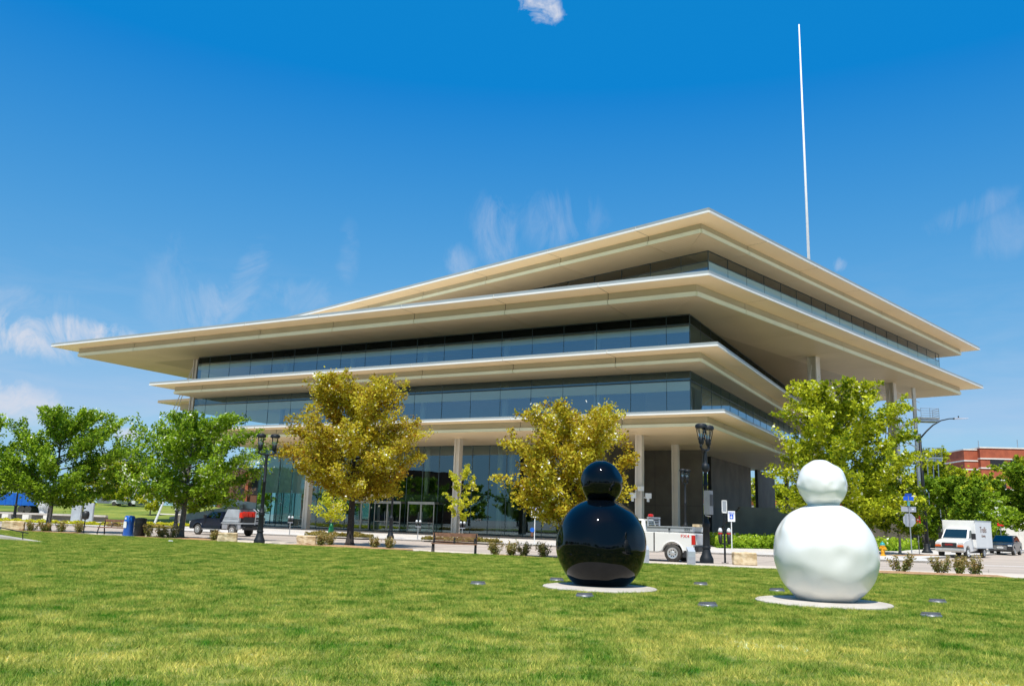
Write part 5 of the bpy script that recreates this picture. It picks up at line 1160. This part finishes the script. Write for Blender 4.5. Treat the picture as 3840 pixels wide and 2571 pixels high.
lt = MB().box(-0.11, 0.11, -0.06, 0.06, 0.0, 0.07).build('litter', M['paper'], bevel=0.02); lt.location = (-17.1, 45.1, 0.03); lt.rotation_euler = (0, 0.1, 0.4); tag(lt, 'white scrap of litter on the lawn below the left maple', 'litter')
# ramp wall with hand rail, lower left
rw = thing('ramp_wall', 'low sloping concrete ramp wall with a handrail at the left edge', 'wall', (-21.1, 39.9, 0.0), 0)
d_ = Vector((-5.6, 3.6)); nrm_ = Vector((-d_.y, d_.x)).normalized() * -0.35
b = MB(); b.add([(0, 0, 0.0), (d_.x, d_.y, 0.0), (d_.x, d_.y, 0.34), (0, 0, 0.03), (nrm_.x, nrm_.y, 0), (d_.x + nrm_.x, d_.y + nrm_.y, 0), (d_.x + nrm_.x, d_.y + nrm_.y, 0.34), (nrm_.x, nrm_.y, 0.03)], [(0, 3, 2, 1), (4, 5, 6, 7), (3, 7, 6, 2), (0, 4, 7, 3)]); b.build('coping', M['concrete_lt'], rw)
MB().path([(-1.1, 0.75, 0.10), (-1.15, 0.78, 0.40)], 0.022, 6).build('rail_post', M['lamp_black'], rw)
MB().path([(-0.75, 0.5, 0.385), (-1.15, 0.78, 0.41), (-2.8, 1.85, 0.56), (-5.5, 3.6, 0.80)], 0.025, 6).build('handrail', M['lamp_black'], rw)

# ------------------------------------------------------------------ shrubs, beds, ground cover
def shrub(label, loc, w, h, seed, n=420):
    g = np.random.default_rng(seed); t = thing('rose_bush', label, 'bush', (loc[0], loc[1], 0.0), 0, 'rose bushes in the mulch beds')
    st_ = MB(); pts = []; tn = []
    for k in range(12):
        az = g.uniform(0, 2 * PI); rr_ = w * 0.5 * math.sqrt(g.uniform(0, 1)); q = Vector((rr_ * math.cos(az), rr_ * math.sin(az) * 0.8, h * g.uniform(0.55, 1.0)))
        p = Vector((q.x * 0.3, q.y * 0.3, 0)); st_.tube(p, q, 0.012, 0.005, 4, caps=False); m = n // 12; u = g.uniform(0.15, 1.0, (m, 1))
        pts.append(np.array(p) * (1 - u) + np.array(q) * u + g.normal(size=(m, 3)) * 0.055); tn.append(np.clip(0.08 + 0.52 * u[:, 0] * g.uniform(0.5, 1.2, m) + g.normal(0, 0.1, m), 0, 1))
    st_.build('stems', M['bark'], t); leaves('foliage', np.concatenate(pts), 0.06, M['leaf_rose'], t, np.concatenate(tn), seed=seed)
    return t
RO = [(-31.0, 57.7, .95, .8, 'rose bush leaning on the long limestone block'), (-30.1, 57.6, 1.0, .65, 'rose bush just left of the leftmost maple trunk'), (-28.9, 57.3, .8, .75, 'rose bush just right of the leftmost maple trunk'), (-27.6, 57.0, .9, .7, 'rose bush left of the oval sign'),
      (-21.4, 53.0, .8, .75, 'rose bush touching the black bin'), (-20.6, 52.8, .85, .55, 'low rose bush between the bin and the second maple'), (-19.8, 52.4, 1.3, .75, 'wide rose bush at the foot of the second maple'), (-16.6, 50.2, .7, .6, 'yellowish rose bush left of the limestone block'),
      (-10.05, 48.3, .9, .7, 'rose bush right of the block by the left lamp'), (-9.55, 48.0, .7, .6, 'rose bush behind the mulch left of the golden tree'), (-8.95 - .9, 47.0, .45, .65, 'slim rose bush on the mulch left of the golden trunk'), (-6.9, 46.4, .6, .55, 'rose bush on the mulch right of the golden trunk'),
      (-6.0, 45.6, .6, .55, 'rose bush at the right end of the golden tree mulch'), (-.45, 41.6, .9, .7, 'rose bush nearest the bench'), (.25, 41.2, .9, .68, 'rose bush second from the bench'), (.85, 41.0, .8, .6, 'rose bush third from the bench'), (1.75, 40.5, .85, .7, 'rose bush beside the black sculpture'),
      (16.5, 36.9, 1.15, .75, 'rose bush right of the white sculpture'), (18.0, 36.6, .95, .8, 'rose bush in the right clump, left part'), (18.7, 36.5, 1.0, .7, 'rose bush in the right clump, middle part'), (19.5, 36.7, .9, .75, 'rose bush in the right clump, right end')]
for i, (x, y, w, h, lab) in enumerate(RO): shrub(lab, (x, y), w, h, 200 + i, 800 if w < 1 else 1100)
def cover(name, label, poly, h, n, size, m, seed, z=0.0, up=0.2, cat='plants'):
    g = np.random.default_rng(seed); P = np.array(poly); lo = P.min(0); hi = P.max(0); out = []
    while len(out) < n:
        q = g.uniform(lo, hi, (n * 2, 2)); ins = np.zeros(len(q), bool); j = len(P) - 1
        for i in range(len(P)):
            c = ((P[i, 1] > q[:, 1]) != (P[j, 1] > q[:, 1])) & (q[:, 0] < (P[j, 0] - P[i, 0]) * (q[:, 1] - P[i, 1]) / (P[j, 1] - P[i, 1] + 1e-9) + P[i, 0]); ins ^= c; j = i
        out += list(q[ins])
    q = np.array(out[:n]); cl = np.sin(q[:, 0] * 2.1) * np.sin(q[:, 1] * 1.7 + 1) * 0.25 + 0.8 + 0.2 * np.sin(q[:, 0] * 5.3 + q[:, 1] * 3.1)
    u = g.uniform(0, 1, n); pts = np.column_stack([q, z + u * h * cl]); tn = np.clip(0.15 + 0.6 * u + g.normal(0, 0.15, n), 0, 1)
    o = leaves(name, pts, size, M[m], None, tn, seed=seed, up=up); o['kind'] = 'stuff'; o['label'] = label
    return o
cover('ground_cover', 'bright green ground cover before the dark garage wall', [(16.2, 67.6), (22, 70.0), (28, 72.0), (34, 76), (37.5, 82), (42, 88.5), (30, 86.0), (22, 83.5), (19, 83)], 0.95, 42000, 0.20, 'leaf_bed', 301)
for i, (lab, pl) in enumerate((('sedge strip in the planting bed left of the entrance', [fa(46.0, 51.9), fa(40.4, 52.0), fa(40.4, 53.4), fa(46.0, 53.3)]), ('sedge strip in the planting bed behind the bench', [fa(36.4, 53.6), fa(30.4, 53.8), fa(30.4, 55.3), fa(36.4, 55.1)]),
                              ('sedge strip in the planting bed behind the blue parking box', [fa(69.0, 51.9), fa(62.0, 51.9), fa(62.0, 53.3), fa(69.0, 53.3)]))):
    cover('sedge_bed', lab, [(p.x, p.y) for p in pl], 0.36, 3800, 0.11, 'leaf_sedge', 310 + i); q = [(p.x, p.y) for p in pl]; sheet('planting_soil', q, 0.006, M['mulch']); kerb('bed_edging', q + [q[0]], 0.12, -0.02, 0.05, M['concrete_lt'])
sheet('tree_pit', [(27.0, 60.6), (33.5, 67.0), (32.5, 68.0), (26.6, 62.6)], 0.006, M['mulch'])
# left plaza: beds, walls, seats and stelae
cover('hedge_bed', 'yellow green low planting across the street at the far left', [(-56, 90), (-37, 83.0), (-36, 85.0), (-55.5, 92.5)], 0.28, 11000, 0.16, 'leaf_young', 320)
cover('hedge_bed', 'yellow green low planting behind the second maple', [(-40, 94), (-29, 90), (-29.5, 91.5), (-40, 96)], 0.3, 5000, 0.16, 'leaf_young', 321)
lw = thing('low_wall', 'long pale low wall behind the far left planting', 'wall', (-53, 100, 0.1), 0)
MB().wallbox((-12, 1.5), (9, -3.5), 0.4, 0.55, 0.75).build('coping', M['concrete_lt'], lw); MB().wallbox((-12, 1.75), (9, -3.25), 0.3, 0.0, 0.55).build('wall_body', M['concrete'], lw)
for i in range(6):
    o = MB().box(-0.35, 0.35, -0.3, 0.3, 0, 0.55).build('seat_block', M['stonetrim'], bevel=0.02); o.location = (-63 + 2.6 * i, 99.0 - 0.62 * i * 1.0, 0.11); tag(o, 'pale seat block, number %s from the left, before the far left low wall' % ('one two three four five six'.split()[i]), 'seat block', 'pale seat blocks')
for i, (x, y, h) in enumerate(((-45.2, 92.5, 1.7), (-43.7, 92.0, 2.0))):
    o = MB().box(-0.55, 0.45, -0.15, 0.15, 0, h).build('steel_panel', M['alu'], bevel=0.02); o.location = (x, y, 0.11); tag(o, ['shorter of the two grey upright panels right of the left maple trunk', 'taller of the two grey upright panels right of the left maple trunk'][i], 'panel')
wsct = thing('white_head_sculpture', 'small white rounded sculpture behind the left maple trunk', 'sculpture', (-52.6, 100.0, 0.1), 0)
MB().lathe([(0.75, 0), (0.7, 0.4), (0.5, 0.8), (0.62, 1.2), (0.85, 1.6), (0.85, 2.2), (0.6, 2.65), (0.2, 2.85), (0.01, 2.87)], 20).build('body', M['white'], wsct, smooth=True)
at = thing('angled_frame', 'pale leaning A shaped frame beyond the black bin', 'frame', (-38.5, 99.0, 0.1), 0.2)
MB().tube((-1.0, 0, 0), (0.35, 0, 4.6), 0.13, 0.10, 8).build('leg', M['lens'], at); MB().tube((1.3, 0, 0), (0.9, 0, 3.0), 0.08, 0.08, 8).build('leg', M['lens'], at); MB().box(-0.5, 2.0, -0.2, 0.2, 1.0, 1.12).build('crossbar', M['stonetrim'], at)
# sloping park on the left
gx = np.linspace(-140, -34, 40); gy = np.linspace(104, 230, 34); V = []; 
for y in gy:
    for x in gx:
        s = min(max((y - 106) / 60, 0), 1); e_ = min(max((-36 - x) / 10, 0), 1); V.append((x, y, 0.10 + 2.3 * (s * s * (3 - 2 * s)) * e_ + 0.15 * math.sin(x * 0.3) * math.sin(y * 0.2) * s))
V = np.array(V); nx_ = len(gx); F = np.array([[j * nx_ + i, j * nx_ + i + 1, (j + 1) * nx_ + i + 1, (j + 1) * nx_ + i] for j in range(len(gy) - 1) for i in range(nx_ - 1)])
hl_ = npmesh('hillside', V, F, M['meadow'], smooth=True); hl_['kind'] = 'structure'
rt = thing('retaining_wall', 'grey ramp wall rising to the right behind the dark pickup', 'wall', (-41.5, 120, 0.1), 0)
MB().add([(-4.5, 0, 0), (6, -2, 0), (6, -2, 2.6), (-4.5, 0, 0.6), (-4.5, 0.4, 0), (6, -1.6, 0), (6, -1.6, 2.6), (-4.5, 0.4, 0.6)], [(0, 1, 2, 3), (7, 6, 5, 4), (3, 2, 6, 7)]).build('wall_body', M['concrete_lt'], rt)
cw = thing('curved_wall', 'pale curved retaining wall seen through the left end of the lobby', 'wall', (-30, 118, 0.1), 0)
b = MB(); prv = None
for k in range(13):
    x = -9 + k * 1.9; y = 2.0 - 3.2 * math.sin(k / 12 * PI); z = 3.4 - 0.22 * k
    if prv: b.add([(prv[0], prv[1], 0), (x, y, 0), (x, y, z), (prv[0], prv[1], prv[2]), (prv[0], prv[1] + 0.4, prv[2]), (x, y + 0.4, z)], [(0, 1, 2, 3), (3, 2, 5, 4)])
    prv = (x, y, z)
b.build('wall_body', M['stonetrim'], cw)
# buildings farther off
def brick_building():
    t = thing('brick_building', 'red brick parking building with white stone bands and dark openings', 'building', (100.3, 190.0, 0), R(-4))
    MB().box(0.0, 2.9, 0.0, 20, 0, 19.8).build('stair_block', M['brick'], t); MB().box(2.9, 70, -1.2, 24, 0, 20.2).build('wall', M['brick'], t)
    for z in (19.75,): MB().box(-0.1, 2.85, -0.12, 20, z, z + 0.25).build('stone_band', M['stonetrim'], t)
    for z in (17.3, 15.4, 12.9, 11.0): MB().box(-0.1, 2.88, -0.12, 20, z, z + 0.28).build('stone_band', M['stonetrim'], t)
    for z in (20.15, 17.75, 15.7, 13.2, 11.2, 8.8, 6.9): MB().box(2.85, 70.1, -1.35, 24, z, z + 0.28).build('stone_band', M['stonetrim'], t)
    for zz in (16.0, 11.5, 7.2):
        for k in range(14): MB().box(4.9 + k * 4.3, 7.9 + k * 4.3, -1.24, -0.9, zz, zz + 1.7).build('opening', M['dark'], t)
        for k in range(13): MB().box(8.6 + k * 4.3, 8.9 + k * 4.3, -1.26, -0.9, zz, zz + 1.7).build('pier', M['brownbrick'], t)
    for x, h in ((4.2, 1.2), (12.6, 1.6)): MB().tube((x, 2, 20.3), (x, 2, 20.3 + h + 0.6), 0.09).build('roof_light_pole', M['steel'], t)
    MB().tube((27.2, 2, 20), (27.2, 2, 30), 0.25, 0.18).build('roof_light_pole', M['steel'], t)
    return t
brick_building()
sp = thing('service_wall', 'pale panelled service building behind the box truck', 'building', (61, 108.5, 0), 0.15)
for k in range(8): MB().box(k * 2.6, k * 2.6 + 2.56, 0, 0.3, 0, 3.75 - 0.02 * k).build('wall_panel', M['stonetrim'], sp)
MB().box(0, 20.8, 0.31, 9, 0, 3.6).build('wall', M['stonetrim'], sp)
rd = thing('red_band_building', 'low building with a red band seen past the concrete walls', 'building', (42, 175, 0), 0.1)
MB().box(0, 26, 0, 8, 0, 6.0).build('wall', M['stonetrim'], rd); MB().box(-0.2, 26.2, -0.3, 8, 6.2, 7.4).build('red_band', M['pink'], rd); MB().box(-0.2, 26.2, -0.25, 8, 7.45, 9.4).build('parapet', M['greysiding'], rd)
for k in range(8): MB().box(1 + k * 3.1, 3.2 + k * 3.1, -0.06, 0, 2, 4.8).build('window', M['dark'], rd)
bh = thing('brown_house', 'dark brown brick house with a flat black roof on the slope', 'house', (-53.0, 160.0, 2.2), 0.05)
MB().box(0, 11, 0, 8, 0, 6.8).build('wall', M['brownbrick'], bh); MB().box(3.2, 12, -1.4, 9, 6.8, 7.4).build('roof', M['blackplastic'], bh)
for x in (3.6, 6.0, 8.4): MB().box(x, x + 1.3, -0.05, 0, 2.6, 5.6).build('window', M['dark'], bh)
for x in (5.1, 7.5, 10.6): MB().box(x, x + 0.5, -1.2, -0.7, 0, 6.8).build('pillar', M['brick'], bh)
dk = thing('office_block', 'grey striped block seen between the two left maples', 'building', (-93.5, 200.0, 0), 0.1)
MB().box(0, 7, 0, 12, 0, 14.2).build('wall', M['greysiding'], dk)
for k in range(6): MB().box(-0.1, 7.1, -0.15, 12, 9.6 + k * 0.75, 9.85 + k * 0.75).build('louvre', M['signback'], dk)
# downtown blocks behind the camera, mirrored in the glass
for i, (x, y, w, h) in enumerate(((-165, 20, 30, 15), (-20, -140, 36, 12), (40, -130, 28, 20), (-160, 70, 26, 12))):
    t = thing('town_block', ['brown town block beside the park, low and wide', 'pale town block behind the park, lowest', 'dark town block behind the park, tallest', 'brick town block beside the park, mirrored left of the entrance'][i], 'building', (x, y, 0), 0.1 * i)
    MB().box(-w / 2, w / 2, -10, 10, 0, h).build('wall', M[['brownbrick', 'stonetrim', 'greysiding', 'brick'][i]], t)
    for k in range(int(h // 4)):
        for j in range(6): MB().box(-w / 2 + 1.5 + j * (w - 3) / 6, -w / 2 + 1.5 + (j + 0.6) * (w - 3) / 6, 10, 10.08, 1.5 + k * 4, 3.6 + k * 4).build('window', M['dark'], t)

# ------------------------------------------------------------------ lawn blades (instanced inside one object)
def lawn_blades():
    g = np.random.default_rng(5); nb_ = 230; S = 0.44
    bx = g.uniform(-S / 2, S / 2, (nb_, 2)); hgt = g.uniform(0.03, 0.072, nb_) * (1 + 0.25 * (g.uniform(0, 1, nb_) > 0.93)); az = g.uniform(0, 2 * PI, nb_); w = g.uniform(0.006, 0.012, nb_)
    ln = g.normal(0, 0.03, (nb_, 2)) + np.array([0.012, 0.0])
    v = np.zeros((nb_, 3, 3)); dx = np.cos(az) * w / 2; dy = np.sin(az) * w / 2
    v[:, 0] = np.column_stack([bx[:, 0] - dx, bx[:, 1] - dy, np.zeros(nb_)]); v[:, 1] = np.column_stack([bx[:, 0] + dx, bx[:, 1] + dy, np.zeros(nb_)]); v[:, 2] = np.column_stack([bx[:, 0] + ln[:, 0], bx[:, 1] + ln[:, 1], hgt])
    pv = v.reshape(-1, 3); pv[:, 2] -= 0.003
    # lawn points inside the field of view and short of the lawn edge
    E = np.array(lawn_edge); pts = []
    for y in np.arange(5.0, 57.0, 0.33):
        step = 0.33
        x0 = -0.66 * y - 1.5; x1 = 0.66 * y + 1.5; xs = np.arange(x0, x1, step) + g.uniform(-0.1, 0.1)
        for x in xs:
            if x < -59 or x > 59: continue
            ye = np.interp(x, E[:, 0], E[:, 1])
            if y > ye - 0.12: continue
            if (x - 2.37) ** 2 + (y - 22.25) ** 2 < 1.5 ** 2 or (x - 7.08) ** 2 + (y - 19.85) ** 2 < 1.53 ** 2: continue
            pts.append((x + g.uniform(-0.1, 0.1), y + g.uniform(-0.1, 0.1), 0.012))
    P = np.array(pts); allv = np.concatenate([pv, P]); f = np.arange(nb_ * 3).reshape(nb_, 3)
    o = npmesh('lawn_grass', allv, f, M['grass'], tint=np.clip(g.beta(2.2, 2.0, nb_), 0, 1)); me = o.data
    a = me.attributes.new('blade', 'BOOLEAN', 'POINT'); a.data.foreach_set('value', np.concatenate([np.ones(len(pv), bool), np.zeros(len(P), bool)]))
    ng = bpy.data.node_groups.new('scatter_grass', 'GeometryNodeTree')
    ng.interface.new_socket('Geometry', in_out='INPUT', socket_type='NodeSocketGeometry'); ng.interface.new_socket('Geometry', in_out='OUTPUT', socket_type='NodeSocketGeometry')
    N = ng.nodes; L = ng.links; gi = N.new('NodeGroupInput'); go = N.new('NodeGroupOutput')
    at_ = N.new('GeometryNodeInputNamedAttribute'); at_.data_type = 'BOOLEAN'; at_.inputs['Name'].default_value = 'blade'
    sp_ = N.new('GeometryNodeSeparateGeometry'); sp_.domain = 'POINT'; gti = N.new('GeometryNodeGeometryToInstance'); iop = N.new('GeometryNodeInstanceOnPoints')
    rv = N.new('FunctionNodeRandomValue'); rv.data_type = 'FLOAT_VECTOR'; rv.inputs[0].default_value = (0, 0, 0); rv.inputs[1].default_value = (0, 0, 6.283)
    r2 = N.new('FunctionNodeRandomValue'); r2.data_type = 'FLOAT'; r2.inputs[2].default_value = 0.75; r2.inputs[3].default_value = 1.25
    L.new(gi.outputs[0], sp_.inputs[0]); L.new(at_.outputs[0], sp_.inputs['Selection']); L.new(sp_.outputs[0], gti.inputs[0]); L.new(sp_.outputs[1], iop.inputs['Points']); L.new(gti.outputs[0], iop.inputs['Instance'])
    L.new(rv.outputs[0], iop.inputs['Rotation']); L.new(r2.outputs[1], iop.inputs['Scale']); L.new(iop.outputs[0], go.inputs[0])
    md = o.modifiers.new('scatter', 'NODES'); md.node_group = ng
    tag(o, 'sunlit mown lawn of green and straw coloured grass blades', kind='stuff')
    return o
lawn_blades()
